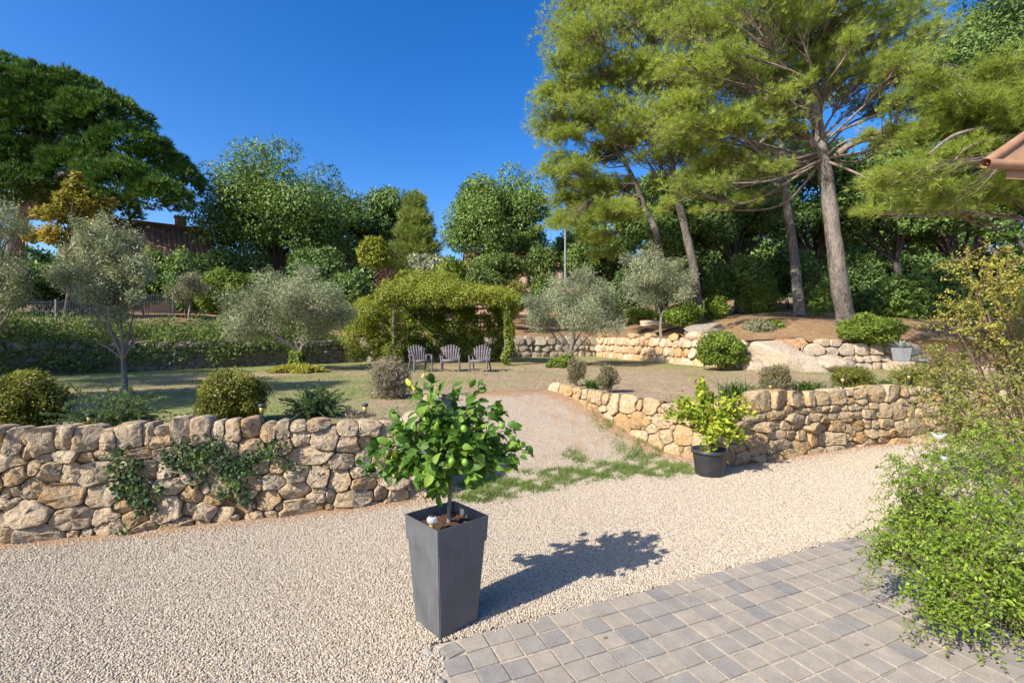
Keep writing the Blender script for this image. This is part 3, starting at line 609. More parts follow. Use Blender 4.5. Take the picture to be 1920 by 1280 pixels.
def oak(label, px, pyc, Y, rx, rz, n=24000, mat='oak', seed=1, name='oak_tree', L=.26, ncl=90, cr=None, base_px=None, tall=1.0, extra=(), bark='barkd', r0=.28, low=-.75, group=None):
    g = np.random.default_rng(seed + 500); k = Y / FPX; c = P3(px, pyc, Y); b = at(base_px if base_px else px, Y + .5)
    R3 = np.array([rx * k, rx * k * .9, rz * k]); cl = clump_set(g, c, R3 * .82, ncl, cr if cr else .26 * rx * k, .45, low)
    for ex, ey, er in extra: cl.append((P3(ex, ey, Y) + [0, g.normal() * .3, 0], er * k))
    fork = np.array([(b[0] + c[0]) / 2, (b[1] + c[1]) / 2, max(b[2] + .8, c[2] - R3[2] * .75)])
    return tree(name, label, b, cl, n, L, L * .62, mat, bark, r0, fork, seed, ntips=14, group=group)

def tufts(g, P, A, nb, ln, wd, spread=.8):
    """needle tufts: nb thin blades from each point P around axis A"""
    n = len(P); Pn = np.repeat(P, nb, 0); D = norm(np.repeat(A, nb, 0) + runit(g, n * nb) * spread); S = norm(np.cross(D, runit(g, n * nb)))
    l = ln * g.uniform(.6, 1.15, (n * nb, 1)); V = np.stack([Pn - S * wd * .5, Pn + S * wd * .5, Pn + D * l], 1).reshape(-1, 3)
    return V, np.arange(3 * n * nb).reshape(-1, 3)
def needle_mesh(name, g, P, A, nb, ln, wd, spread, ro, cv=None):
    V, F = tufts(g, P, A, nb, ln, wd, spread); v = np.clip(.5 + g.normal(size=len(P)) * .2 + (0 if cv is None else cv), 0, 1)
    return mesh_np(name, V - ro, F, np.repeat(v, nb * 3))
def shrub(name, label, c, R3, n, L, mat, seed, asp=.55, ncl=26, cr=.42, group=None, cat='shrub', low=-.35, stems=5, shell=(.55, 1.0), stem_mat='twig', inner=.55, ground=None):
    g = np.random.default_rng(seed); R3 = np.array(R3, float); c = np.array(c, float); base = c - [0, 0, R3[2]]
    if ground is not None: base[2] = ground
    root = empty(name, base, label, cat, group)
    cl = clump_set(g, c, R3 * (1 - cr * .8), ncl, 1.0, inner, low); cl = [(p, R3 * cr * g.uniform(.75, 1.2)) for p, _ in cl]
    P, D, Nn, l, ww, var = foliage(g, cl, n, L, L * asp, .05, shell)
    P[:, 2] = np.maximum(P[:, 2], base[2] + .02)
    link('foliage', leaf_mesh('foliage', P, D, Nn, l, ww, var, base), M[mat], root)
    parts = []
    for i in range(stems):
        t = cl[i % len(cl)][0]; m = base * .5 + t * .5 + g.normal(size=3) * .06 * R3
        parts.append(tube(curve_pts([base + [g.normal() * .04, g.normal() * .04, -.05], m, t], 5), np.linspace(.022, .006, 11) * max(.6, R3[0]), 5))
    V, F = join(parts); link('stems', mesh_np('stems', V - base, F, smooth=True), M[stem_mat], root)
    return root
def shrub_px(name, label, px, ytop, ybase, wpx, mat, seed, Y=None, n=6000, L=.045, dep=.9, **kw):
    if Y is None: b = hit(px, ybase); Y = b[1]
    k = Y / FPX; zt = CH - (ytop - HOR) * k; zb = CH - (ybase - HOR) * k; X = (px - 960) * k
    return shrub(name, label, (X, Y, (zt + zb) / 2), (wpx / 2 * k, wpx / 2 * k * dep, (zt - zb) / 2), n, L, mat, seed, **kw)

# ------------------------------------------------------------------ gravel pebbles (uncountable), real stones near the viewer
def pebble_nodes():
    ng = bpy.data.node_groups.new('pebbles', 'GeometryNodeTree')
    ng.interface.new_socket('Geometry', in_out='INPUT', socket_type='NodeSocketGeometry'); ng.interface.new_socket('Geometry', in_out='OUTPUT', socket_type='NodeSocketGeometry')
    gi = ng.nodes.new('NodeGroupInput'); go = ng.nodes.new('NodeGroupOutput'); lk = ng.links.new
    dp = ng.nodes.new('GeometryNodeDistributePointsOnFaces'); lk(gi.outputs[0], dp.inputs['Mesh'])
    da = ng.nodes.new('GeometryNodeInputNamedAttribute'); da.data_type = 'FLOAT'; da.inputs['Name'].default_value = 'dens'; lk(da.outputs[0], dp.inputs['Density'])
    ico = ng.nodes.new('GeometryNodeMeshIcoSphere'); ico.inputs['Radius'].default_value = 1; ico.inputs['Subdivisions'].default_value = 1
    sp = ng.nodes.new('GeometryNodeSetPosition'); rv = ng.nodes.new('FunctionNodeRandomValue'); rv.data_type = 'FLOAT_VECTOR'
    rv.inputs[0].default_value = (-.22,) * 3; rv.inputs[1].default_value = (.22,) * 3; rv.inputs['Seed'].default_value = 4
    lk(ico.outputs['Mesh'], sp.inputs['Geometry']); lk(rv.outputs[0], sp.inputs['Offset'])
    sm = ng.nodes.new('GeometryNodeSetMaterial'); sm.inputs['Material'].default_value = M['pebble']; lk(sp.outputs[0], sm.inputs[0])
    ip = ng.nodes.new('GeometryNodeInstanceOnPoints'); lk(dp.outputs['Points'], ip.inputs['Points']); lk(sm.outputs[0], ip.inputs['Instance'])
    rr = ng.nodes.new('FunctionNodeRandomValue'); rr.data_type = 'FLOAT_VECTOR'; rr.inputs[1].default_value = (6.28,) * 3; rr.inputs['Seed'].default_value = 1; lk(rr.outputs[0], ip.inputs['Rotation'])
    rs = ng.nodes.new('FunctionNodeRandomValue'); rs.data_type = 'FLOAT_VECTOR'; rs.inputs[0].default_value = (.0048, .0048, .004); rs.inputs[1].default_value = (.0102, .0095, .0078); rs.inputs['Seed'].default_value = 2; lk(rs.outputs[0], ip.inputs['Scale'])
    lk(ip.outputs[0], go.inputs[0]); return ng
def pebble_field():
    st = .1; xs = np.arange(-5.0, 9.2, st); ys = np.arange(2.2, 9.4, st); X, Y = np.meshgrid(xs, ys)
    cx = X[:-1, :-1] + st / 2; cy = Y[:-1, :-1] + st / 2
    ok = inpoly(cx, cy, FRONT) & ~pave_in(cx, cy, .0) & (np.abs(cx / cy) < 1.12) & (dpoly(cx, cy, LW) > .06) & (dpoly(cx, cy, RW) > .06)
    idx = np.arange(X.size).reshape(X.shape); F = np.stack([idx[:-1, :-1], idx[:-1, 1:], idx[1:, 1:], idx[1:, :-1]], -1)[ok]
    V = np.stack([X, Y, h_front(X, Y) + .002], -1).reshape(-1, 3); u, inv = np.unique(F, return_inverse=True); V = V[u]; F = inv.reshape(F.shape)
    d = 6600 * np.clip(1.25 - (V[:, 1] - 2.6) / 6.5, .30, 1) * (1 - .75 * np.clip(near_dirt(V[:, 0], V[:, 1]), 0, 1)); d = np.where(pave_in(V[:, 0], V[:, 1], -.02), 0, d)
    o = link('gravel', mesh_np('gravel', V, F, attrs={'dens': d}), M['pebble']); tag(o, 'pale beige limestone gravel chippings covering the yard', 'gravel', kind='stuff')
    md = o.modifiers.new('pebbles', 'NODES'); md.node_group = pebble_nodes()
pebble_field()

# ------------------------------------------------------------------ grass (uncountable)
def blades(name, label, P, ln, wd, mat, seed, lean=.7):
    g = np.random.default_rng(seed); n = len(P); A = norm(np.array([0, 0, 1.0]) + g.normal(size=(n, 3)) * lean * np.array([1, 1, .15])); S = norm(np.cross(A, runit(g, n)))
    l = ln * g.uniform(.45, 1.25, (n, 1)); V = np.stack([P - S * wd * .5, P + S * wd * .5, P + A * l], 1).reshape(-1, 3)
    o = link(name, mesh_np(name, V, np.arange(3 * n).reshape(-1, 3), np.repeat(g.random(n), 3)), M[mat]); return tag(o, label, 'grass', kind='stuff')
g = np.random.default_rng(21); pts = []
for px, py, rx, ry, n in ((900, 930, 60, 14, 2600), (980, 912, 70, 13, 3200), (1075, 893, 60, 16, 3000), (1160, 880, 70, 20, 4200), (1250, 880, 55, 18, 3600), (1200, 850, 50, 16, 2600), (1150, 830, 40, 13, 1700), (1120, 805, 28, 12, 1000), (1085, 775, 26, 9, 800), (1055, 755, 25, 7, 600), (1075, 862, 22, 8, 700), (1030, 885, 60, 8, 900), (1225, 838, 30, 10, 900), (930, 905, 60, 14, 1400), (1040, 768, 16, 5, 300), (880, 912, 26, 10, 700), (1185, 812, 18, 8, 500)):
    a = g.uniform(0, 6.283, n); r = np.sqrt(g.random(n)) * (1 + .25 * g.normal(size=n)); X, Y = [], []
    qx = px + rx * r * np.cos(a); qy = py + .85 * ry * r * np.sin(a); kp = np.sin(qx * .11 + np.sin(qy * .3)) * np.sin(qy * .23 + qx * .05) + g.normal(size=n) * .35 > -.15; qx, qy = qx[kp], qy[kp]
    for x, y in zip(qx, qy):
        Yy = FPX * CH / max(y - HOR, 60)
        for _ in range(4): Yy = FPX * (CH - float(h_front(np.array([(x - 960) / FPX * Yy]), np.array([Yy]))[0])) / max(y - HOR, 60)
        X.append((x - 960) / FPX * Yy); Y.append(Yy)
    X = np.array(X); Y = np.array(Y); k = inpoly(X, Y, FRONT); pts.append(np.stack([X, Y, h_front(X, Y)], -1)[k])
blades('verge_grass', 'patchy green grass growing along the foot of the path', np.concatenate(pts), .085, .008, 'grass', 5, .95)
n = 150000; X = g.uniform(-14, 12, n); Y = 4.5 + 16 * g.random(n) ** 1.5
cl = .5 + .5 * np.sin(X * 1.1 + np.sin(Y * .9) * 2) * np.sin(Y * 1.3 + np.sin(X * .7) * 2); k = in_lawn(X, Y) & (g.random(n) < cl * .9 + .1) & (dpoly(X, Y, RW) > .35) & (dpoly(X, Y, LW) > .35)
X, Y = X[k], Y[k]; gr = lawn_green(X, Y) + .05 * np.sin(X * .8 + Y) > .04
PP = np.stack([X, Y, h_lawn(X, Y)], -1)
blades('dry_lawn_grass', 'short dry straw grass across the lawn', PP[~gr], .055, .011, 'drygrass', 6, 1.0)
blades('green_lawn_grass', 'short green grass in the damper parts of the lawn', PP[gr], .06, .011, 'grass', 7, 1.0)

# ------------------------------------------------------------------ square planter with the lemon tree
PC = np.array([-.45, 3.33, 0.0]); PZ = .735; yaw = R(42)
def rotz(V, a): c, s = math.cos(a), math.sin(a); V = np.asarray(V, float); return np.stack([V[:, 0] * c - V[:, 1] * s, V[:, 0] * s + V[:, 1] * c, V[:, 2]], -1)
def sqrings(L, closed_bottom=True):
    V = []; F = []
    for hs, z in L:
        V += [(-hs, -hs, z), (hs, -hs, z), (hs, hs, z), (-hs, hs, z)]
    for i in range(len(L) - 1):
        for j in range(4): F.append((i * 4 + j, i * 4 + (j + 1) % 4, i * 4 + 4 + (j + 1) % 4, i * 4 + 4 + j))
    if closed_bottom: F.append((3, 2, 1, 0))
    return np.array(V, float), np.array(F)
def bevelled(name, V, F, off, mat, parent, loc=(0, 0, 0), seg=2):
    bm = bmesh.new(); vs_ = [bm.verts.new(v) for v in V]
    for f in F: bm.faces.new([vs_[i] for i in f])
    bm.normal_update(); ed = [e for e in bm.edges if len(e.link_faces) == 2 and e.calc_face_angle(0) > .5]
    bmesh.ops.bevel(bm, geom=ed, offset=off, segments=seg, affect='EDGES'); me = bpy.data.meshes.new(name); bm.to_mesh(me); bm.free()
    return link(name, me, mat, parent, loc)
pot = empty('square_planter', PC, 'tall tapered dark grey square planter standing on the gravel at the paving edge', 'planter'); pot.rotation_euler.z = yaw
V, F = sqrings([(.152, 0), (.190, PZ - .165)]); bevelled('body', V, F, .006, M['planter'], pot)
V, F = sqrings([(.188, PZ - .17), (.1975, PZ - .17), (.206, PZ), (.198, PZ), (.190, PZ - .12)], False); bevelled('rim', V, F, .0025, M['planter'], pot)
gx = np.linspace(-.184, .184, 26); X, Y = np.meshgrid(gx, gx); g = np.random.default_rng(2); Z = PZ - .075 + g.normal(size=X.shape) * .005 + .02 * np.exp(-(X ** 2 + Y ** 2) / .01)
ii = np.arange(26 * 26).reshape(26, 26); link('soil', mesh_np('soil', np.stack([X, Y, Z], -1).reshape(-1, 3), np.stack([ii[:-1, :-1], ii[:-1, 1:], ii[1:, 1:], ii[1:, :-1]], -1).reshape(-1, 4), smooth=True), M['soil'], pot)

def lemon_leaf_mesh(seed):
    r = np.random.default_rng(seed); n = 6; V = []; F = []; cup = r.uniform(.1, .35); arch = r.uniform(.15, .55); wv = r.uniform(-.1, .1)
    for i in range(n + 1):
        t = i / n; w_ = .30 * math.sin(math.pi * t ** .8) ** .85 + .008; z = -arch * t * t * .6; y = t
        V += [(-w_, y, z + cup * w_ * 1.3 + wv * math.sin(t * 6)), (0, y, z - .01), (w_, y, z + cup * w_ * 1.3 - wv * math.sin(t * 6))]
    for i in range(n):
        a = 3 * i; F += [(a, a + 1, a + 4, a + 3), (a + 1, a + 2, a + 5, a + 4)]
    return np.array(V), np.array(F)
def lemon_tree():
    g = np.random.default_rng(8); base = PC + [.015, .02, PZ - .085]; root = empty('lemon_tree', base, 'young lemon tree with green fruit growing in the tall square planter', 'tree')
    k = PC[1] / FPX; top = P3(847, 895, PC[1]); parts = [tube(curve_pts([base, P3(843, 940, PC[1]), top, P3(846, 850, PC[1] + .02)], 5), np.linspace(.0165, .012, 16), 8, g, .03)]
    tips = [(700, 850, -.05), (672, 862, .05), (735, 800, .1), (725, 880, -.12), (750, 760, -.1), (770, 730, .08), (805, 705, -.02), (820, 740, -.2), (850, 735, .12), (880, 755, -.1), (905, 720, .05), (920, 760, -.1), (945, 770, .15), (960, 800, -.05), (985, 835, .0), (975, 850, -.12), (955, 865, .1), (900, 830, -.25), (870, 800, -.28), (820, 810, -.3), (780, 830, -.25), (760, 870, -.2), (800, 880, -.2), (815, 920, -.1), (925, 880, -.1), (890, 880, -.2), (860, 880, .2), (830, 780, .25), (780, 800, .28), (900, 790, .28), (930, 830, .22), (740, 840, .22), (790, 770, -.2), (855, 850, -.3), (940, 860, -.15), (720, 830, -.15), (760, 800, -.2), (870, 770, -.2), (965, 815, .1), (835, 900, -.15), (885, 900, .05), (745, 895, .05), (690, 880, .0), (820, 840, -.33), (915, 800, -.2)]
    LP, LD, LN, LS = [], [], [], []; fk = P3(846, 852, PC[1])
    for px, py, d in tips:
        t = P3(px, py, PC[1]) + [0, d * .95, 0]; ln = np.linalg.norm(t - fk); m = fk * .5 + t * .5 + g.normal(size=3) * .04 + [0, 0, .05 * ln]
        Q = curve_pts([fk, m, t], 8); parts.append(tube(Q, np.linspace(.0075, .002, len(Q)), 5, g, .05))
        for j in range(23):
            u = 1 - .74 * (j / 23) ** 1.1 + g.uniform(-.03, .03); q = Q[min(int(u * (len(Q) - 1)), len(Q) - 1)] + g.normal(size=3) * .024
            ax = norm(t - m); out = norm(q - fk + [0, -.12, 0]); d_ = norm(ax * .55 + runit(g, 1)[0] * .95 + out * .35 + np.array([0, -.1, -.12]))
            LP.append(q); LD.append(d_); LN.append(norm(out * .7 + np.array([-.2, -.25, .75]) + runit(g, 1)[0] * .55)); LS.append(g.uniform(.055, .105) * (.75 if j == 0 else 1))
    V, F = join(parts); link('trunk', mesh_np('trunk', V - base, F, smooth=True), M['barko'], root)
    mats = []
    for v_ in (.1, .3, .5, .7, .95): mats.append(v_)
    MS = []
    for s in range(10):
        V, F = lemon_leaf_mesh(s); me = mesh_np('leaf', V, F, np.full(len(V), mats[s % 5]), True); me.materials.append(M['lemon']); MS.append((me, V, F))
    nm = mesh_np('leaf', *lemon_leaf_mesh(3), smooth=True); nm.materials.append(M['newleaf'])
    order = np.argsort([p[1] - .2 * abs(p[2] - 1.3) for p in LP]); rest = []; rv = []
    for r_, i in enumerate(order):
        D = LD[i]; S = norm(np.cross(D, LN[i])); Nz = np.cross(S, D); Mx = Matrix(((S[0], D[0], Nz[0]), (S[1], D[1], Nz[1]), (S[2], D[2], Nz[2]))).to_4x4()
        q = int(g.integers(10))
        if r_ < 296:
            o = link('leaf', MS[q][0], parent=root); o.matrix_local = Matrix.Translation(Vector(LP[i] - base)) @ Mx @ Matrix.Scale(LS[i], 4)
        else:
            rest.append((MS[q][1] * LS[i] @ np.stack([S, D, Nz]) + LP[i] - base, MS[q][2])); rv.append(np.full(len(MS[q][1]), mats[q % 5]))
    V, F = join(rest); tag(link('leaves', mesh_np('leaves', V, F, np.concatenate(rv), True), M['lemon'], root), kind='stuff')
    for px, py in ((797, 700), (768, 724), (792, 708), (800, 712), (775, 732)):
        o = link('new_leaf', nm, parent=root); o.location = tuple(P3(px, py, PC[1] - .05) - base); o.rotation_euler = (R(70), R(g.uniform(-30, 30)), R(g.uniform(0, 360))); o.scale = (.06,) * 3
    pf = [(0.001, -1.28), (.16, -1.2), (.3, -1.08), (.72, -.75), (.95, -.3), (1, 0), (.95, .35), (.75, .75), (.45, 1.02), (.001, 1.12)]
    V, F = lathe(pf, 14); fm = mesh_np('lemon', V * .021, F, smooth=True)
    for px, py, d in ((870, 803, -.36), (847, 864, -.34), (872, 866, -.36), (980, 833, -.05), (972, 838, -.02), (941, 798, -.2)):
        o = link('lemon', fm, M['lemonfruit'], root); o.location = tuple(P3(px, py, PC[1] + d) - base); o.rotation_euler = (g.uniform(-.6, .6), g.uniform(-.6, .6), 0)
    V, F = boxes([((.0, -.021, .07), (.004, .001, .012))])
lemon_tree()
def jar_lamp():
    b = PC + [-.075, -.145, PZ - .07]; root = empty('solar_lamp', b, 'clear round solar lamp with amber stem stuck in the lemon planter soil', 'lamp')
    V, F = lathe([(.001, -.04), (.006, -.04), (.007, .02), (.013, .03), (.019, .06), (.017, .066), (.001, .066)], 18); link('stem', mesh_np('stem', V, F, smooth=True), M['lamp_amber'], root)
    V, F = lathe([(.001, .064), (.020, .064), (.031, .073), (.034, .085), (.033, .098), (.028, .106), (.018, .110), (.001, .110)], 22); link('globe', mesh_np('globe', V, F, smooth=True), M['glass'], root)
    V, F = boxes([((0, 0, .1125), (.028, .028, .004))]); link('solar_cell', mesh_np('solar_cell', V, F), M['lamp_black'], root)
jar_lamp()

# ------------------------------------------------------------------ stake lamps along the walls
def stake_lamp(label, px, ytop, Y, tilt=0.0):
    p = at(px, Y); zt = CH - (ytop - 7 - HOR) / FPX * Y; hgt = zt - p[2]; root = empty('garden_lamp', p, label, 'lamp', 'solar stake lamps along the stone walls'); root.rotation_euler.y = tilt
    V, F = lathe([(.012, -.08), (.012, hgt - .10)], 10); link('stake', mesh_np('stake', V, F, smooth=True), M['lamp_black'], root)
    V, F = lathe([(.001, hgt - .105), (.022, hgt - .105), (.030, hgt - .035), (.001, hgt - .035)], 14); link('lantern', mesh_np('lantern', V, F, smooth=True), M['lamp_amber'], root)
    V, F = lathe([(.034, hgt - .04), (.040, hgt - .03), (.040, hgt - .008), (.033, hgt), (.001, hgt)], 16); link('cap', mesh_np('cap', V, F, smooth=True), M['lamp_black'], root)
stake_lamp('black solar stake lamp between the round box bush and the low juniper', 491, 764, 5.75)
stake_lamp('black solar stake lamp right of the juniper, beside the lemon leaves', 683, 763, 6.35, R(3))
stake_lamp('black solar stake lamp half hidden in the arching rosemary', 168, 781, 5.35)
stake_lamp('black solar stake lamp beside the browning twiggy shrub on the honey wall', 1446, 724, 8.3, R(-3))
stake_lamp('black solar stake lamp in front of the middle green shrub on the honey wall', 1580, 712, 8.85)
stake_lamp('black solar stake lamp at the myrtle end of the honey wall', 1704, 707, 9.35)

# ------------------------------------------------------------------ round pot with the ginkgo
GP = np.array([2.80, 6.88, 0.0])
def round_pot(name, label, c, r, hgt, mat, rim=.02):
    root = empty(name, c, label, 'pot'); V, F = lathe([(.001, 0), (r * .78, 0), (r * .80, .01), (r * .97, hgt * .86), (r * .985, hgt * .88)], 28); link('body', mesh_np('body', V, F, smooth=True), M[mat], root)
    V, F = lathe([(r * .985, hgt * .86), (r * 1.05, hgt * .87), (r * 1.07, hgt * .93), (r * 1.06, hgt), (r * .98, hgt), (r * .95, hgt * .8)], 28); link('rim', mesh_np('rim', V, F, smooth=True), M[mat], root)
    V, F = lathe([(r * .95, hgt * .85), (r * .5, hgt * .87), (.001, hgt * .86)], 20); link('soil', mesh_np('soil', V, F, smooth=True), M['soil'], root); return root
round_pot('plant_pot', 'black round plastic pot on the gravel against the honey stone wall', GP, .235, .37, 'black_pot')
def ginkgo():
    g = np.random.default_rng(4); b = GP + [0, 0, .31]; root = empty('ginkgo_tree', b, 'small yellow green ginkgo with fan leaves growing in the black round pot', 'tree'); Y = GP[1]
    tips = [(1260, 768, -.1), (1290, 745, .1), (1245, 785, 0), (1305, 730, -.1), (1310, 705, 0), (1340, 742, .15), (1365, 738, -.05), (1390, 752, .1), (1405, 770, -.1), (1375, 790, -.2), (1360, 805, -.25), (1345, 790, -.2), (1330, 775, -.2), (1290, 765, -.2), (1415, 745, .1), (1322, 820, -.15), (1315, 800, .1), (1270, 755, .15), (1382, 815, -.15)]
    fk = P3(1323, 800, Y); parts = [tube(curve_pts([b, P3(1330, 825, Y), fk, P3(1318, 760, Y)], 5), np.linspace(.018, .008, 16), 7, g, .05)]; P, D, Nn = [], [], []
    for px, py, d in tips:
        t = P3(px, py, Y) + [0, d, 0]; m = fk * .5 + t * .5 + g.normal(size=3) * .03 + [0, 0, .06]; Q = curve_pts([fk, m, t], 6); parts.append(tube(Q, np.linspace(.006, .002, len(Q)), 4))
        for j in range(58):
            u = g.uniform(.35, 1.0); q = Q[int(u * (len(Q) - 1))] + g.normal(size=3) * .05; P.append(q); D.append(norm(runit(g, 1)[0] + [0, -.3, -.5])); Nn.append(norm(np.array([-.3, -.4, .6]) + runit(g, 1)[0] * .7))
    for j in range(30): P.append(b + [g.normal() * .07, g.normal() * .07, .03 + g.random() * .08]); D.append(runit(g, 1)[0]); Nn.append(norm(np.array([0, -.3, 1]) + runit(g, 1)[0] * .5))
    V, F = join(parts); link('trunk', mesh_np('trunk', V - b, F, smooth=True), M['barko'], root)
    P, D, Nn = np.array(P), np.array(D), np.array(Nn); n = len(P); S = norm(np.cross(D, Nn)); Q = np.cross(S, D); l = g.uniform(.04, .068, (n, 1))
    V = np.stack([P, P + D * l * .75 + S * l * .75 + Q * l * .1, P + D * l * 1.05 + S * l * .3, P + D * l * .9 - Q * l * .08, P + D * l * 1.05 - S * l * .3, P + D * l * .75 - S * l * .75 + Q * l * .1], 1).reshape(-1, 3)
    F = np.arange(6 * n).reshape(n, 6); F = np.concatenate([F[:, [0, 1, 2, 3]], F[:, [0, 3, 4, 5]]])
    link('leaves', mesh_np('leaves', V - b, F, np.repeat(g.random(n), 6)), M['gink'], root)
ginkgo()

# ------------------------------------------------------------------ ivy on the near wall
def ivy():
    g = np.random.default_rng(6); pl = Poly(LW, 1); P, D, Nn, parts = [], [], [], []; ro = np.array([-3.6, 5.0, 0])
    root = empty('ivy', ro, 'dark ivy creeping over the long rough limestone retaining wall', 'plant')
    spots = [(215, 875, 20), (240, 895, 26), (262, 920, 26), (275, 940, 20), (225, 845, 14), (300, 912, 14), (335, 865, 24), (360, 850, 26), (390, 845, 26), (375, 885, 18), (425, 870, 28), (450, 880, 26), (440, 905, 22), (470, 860, 22), (500, 845, 20), (520, 835, 14), (315, 855, 16), (405, 828, 12), (345, 832, 12), (420, 925, 14), (455, 930, 12), (238, 990, 12), (540, 872, 12), (580, 875, 8), (225, 910, 16), (250, 870, 16)]
    for px, py, rr in spots:
        for j in range(int(rr * rr * .15)):
            a = pl.from_px(px + g.normal() * rr * .55, py + g.normal() * rr * .5)
            if a is None: continue
            p, nn = pl.pos(np.array([a[0]])); of = .045 + .05 * g.random() - .08 * a[1]; q = np.array([p[0, 0] + nn[0, 0] * of, p[0, 1] + nn[0, 1] * of, a[1]])
            P.append(q); D.append(norm(np.array([g.normal() * .7, -.15, -.6 + g.normal() * .5]))); Nn.append(norm(np.array([nn[0, 0], nn[0, 1], .45]) + runit(g, 1)[0] * .5))
    for (a, b_) in ((0, 3), (6, 14), (6, 10), (4, 9), (11, 20), (1, 5), (12, 15)):
        A = pl.from_px(*spots[a][:2]); B = pl.from_px(*spots[b_][:2]); pp = []
        for t in np.linspace(0, 1, 6):
            u = A[0] * (1 - t) + B[0] * t; v = A[1] * (1 - t) + B[1] * t + g.normal() * .02; p, nn = pl.pos(np.array([u])); pp.append((p[0, 0] + nn[0, 0] * (.045 - .08 * v), p[0, 1] + nn[0, 1] * (.045 - .08 * v), v))
        parts.append(tube(pp, np.full(6, .006), 5))
    V, F = join(parts); link('stem', mesh_np('stem', V - ro, F), M['twig'], root)
    P, D, Nn = map(np.array, (P, D, Nn)); n = len(P); s = g.uniform(.025, .05, n); cv = .35 + .3 * np.sin(P[:, 0] * 9) * np.sin(P[:, 2] * 11)
    link('leaves', leaf_mesh('leaves', P, D, Nn, s, s * .95, np.clip(cv + g.normal(size=n) * .25, 0, 1), ro), M['ivy'], root)
ivy()

# ------------------------------------------------------------------ shrubs near the walls
shrub_px('box_bush', 'round clipped box bush above the left end of the ivy wall', 45, 688, 822, 160, 'box', 31, Y=5.6, n=20000, L=.034, ncl=80, cr=.28, low=-.95)
shrub_px('box_bush', 'round clipped box bush behind the ivy wall, beside a stake lamp', 435, 682, 806, 146, 'box', 32, Y=6.15, n=20000, L=.034, ncl=80, cr=.28, low=-.95)
def spiky(name, label, c, n, ln, mat, seed, nb=90, needle=.022, wd=.004, flat=.55, tipup=.2):
    g = np.random.default_rng(seed); c = np.array(c, float); root = empty(name, c, label, 'shrub'); P, A, parts = [], [], []
    for i in range(n):
        a = g.uniform(0, 6.283); el = g.uniform(.05, 1.2) * flat + tipup; d = np.array([math.cos(a) * math.cos(el), math.sin(a) * math.cos(el), math.sin(el)]); l = ln * g.uniform(.55, 1.1)
        o = c + np.array([g.normal() * .08 * ln, g.normal() * .08 * ln, 0]); Q = curve_pts([o, o + d * l * .55 + [0, 0, .12 * l], o + d * l + np.array([g.normal() * .16, g.normal() * .16, g.uniform(-.3, .18)]) * l], 7); parts.append(tube(Q, np.linspace(.005, .0015, len(Q)), 4))
        for j in range(nb):
            u = g.uniform(.12, 1); q = Q[int(u * (len(Q) - 1))] * 1.0; k = int(u * (len(Q) - 1)); ax = Q[min(k + 1, len(Q) - 1)] - Q[max(k - 1, 0)]; P.append(q + norm(ax) * g.uniform(-.03, .03) * ln); A.append(norm(ax))
    V, F = join(parts); link('stems', mesh_np('stems', V - c, F), M['twig'], root)
    link('foliage', needle_mesh('foliage', g, np.array(P), np.array(A), 3, needle, wd, 1.0, c), M[mat], root)
b = at(215, 5.55); spiky('rosemary_bush', 'low spiky rosemary with arching shoots on the ivy wall', b, 120, .66, 'rose', 41, 80, .034, .010, .8, .15)
b = at(590, 6.7); spiky('juniper_bush', 'low feathery dark green juniper on the ivy wall beside a stake lamp', b, 230, .46, 'jun', 42, 50, .032, .010, 1.1, .05)
shrub_px('lavender_bush', 'greyish dried lavender mound behind the lemon leaves', 728, 664, 762, 96, 'lav', 33, Y=8.6, n=9000, L=.06, asp=.2, ncl=50, cr=.34, low=-.9)
shrub_px('low_herb', 'straggly low herb clump behind the stake lamp near the lemon', 672, 770, 805, 70, 'lav', 34, Y=6.7, n=1800, L=.05, asp=.25)
for lab, px, yt, yb, wp, Y, mt, sd in (('narrow browning twiggy shrub where the honey wall starts beside the path', 1081, 664, 724, 42, 10.6, 'dry', 51), ('browning twiggy shrub with strap leaves at its left, above the path wall', 1141, 680, 738, 52, 9.4, 'dry', 52), ('browning twiggy shrub next to the stake lamp above the honey wall', 1457, 676, 744, 68, 8.8, 'dry', 53)):
    shrub_px('twiggy_shrub', lab, px, yt, yb, wp, mt, sd, Y=Y, n=5600, L=.045, asp=.3, ncl=34, cr=.32, low=-.9)
shrub_px('green_shrub', 'rounded green shrub between two strap leaf clumps above the honey wall', 1598, 680, 740, 76, 'box', 54, Y=9.2, n=7000, L=.035, ncl=40, cr=.34, low=-.9)
shrub_px('green_shrub', 'rounded green shrub at the myrtle end of the honey wall', 1716, 678, 738, 84, 'box', 55, Y=9.6, n=7000, L=.035, ncl=40, cr=.34, low=-.9)
def straps(label, px, Y, r, hgt, n, seed):
    g = np.random.default_rng(seed); c = at(px, Y); root = empty('agapanthus', c, label, 'plant', None); V, F = [], []
    for i in range(n):
        a = g.uniform(0, 6.283); l = hgt * g.uniform(.7, 1.3); o = np.array([g.normal() * r * .4, g.normal() * r * .3, 0]); d = np.array([math.cos(a), math.sin(a), 0]); s = np.array([-d[1], d[0], 0]) * .011; b0 = len(V)
        for t in (0, .35, .7, 1.0):
            q = o + d * l * .75 * t ** 1.5 + np.array([0, 0, l * (1.25 * t - .75 * t * t)]); V += [q - s * (1.05 - t), q + s * (1.05 - t)]
        F += [(b0 + 2 * k, b0 + 2 * k + 1, b0 + 2 * k + 3, b0 + 2 * k + 2) for k in range(3)]
    link('leaves', mesh_np('leaves', np.array(V), F, np.repeat(g.random(n), 8)), M['strap'], root)
straps('strap leaf clump between two browning shrubs above the path wall', 1108, 9.9, .3, .38, 100, 61)
straps('tall strap leaf clump rising behind the ginkgo', 1378, 8.2, .4, .62, 150, 62)
straps('dark strap leaf clump between the browning and the green shrub', 1522, 9.0, .45, .46, 170, 63)
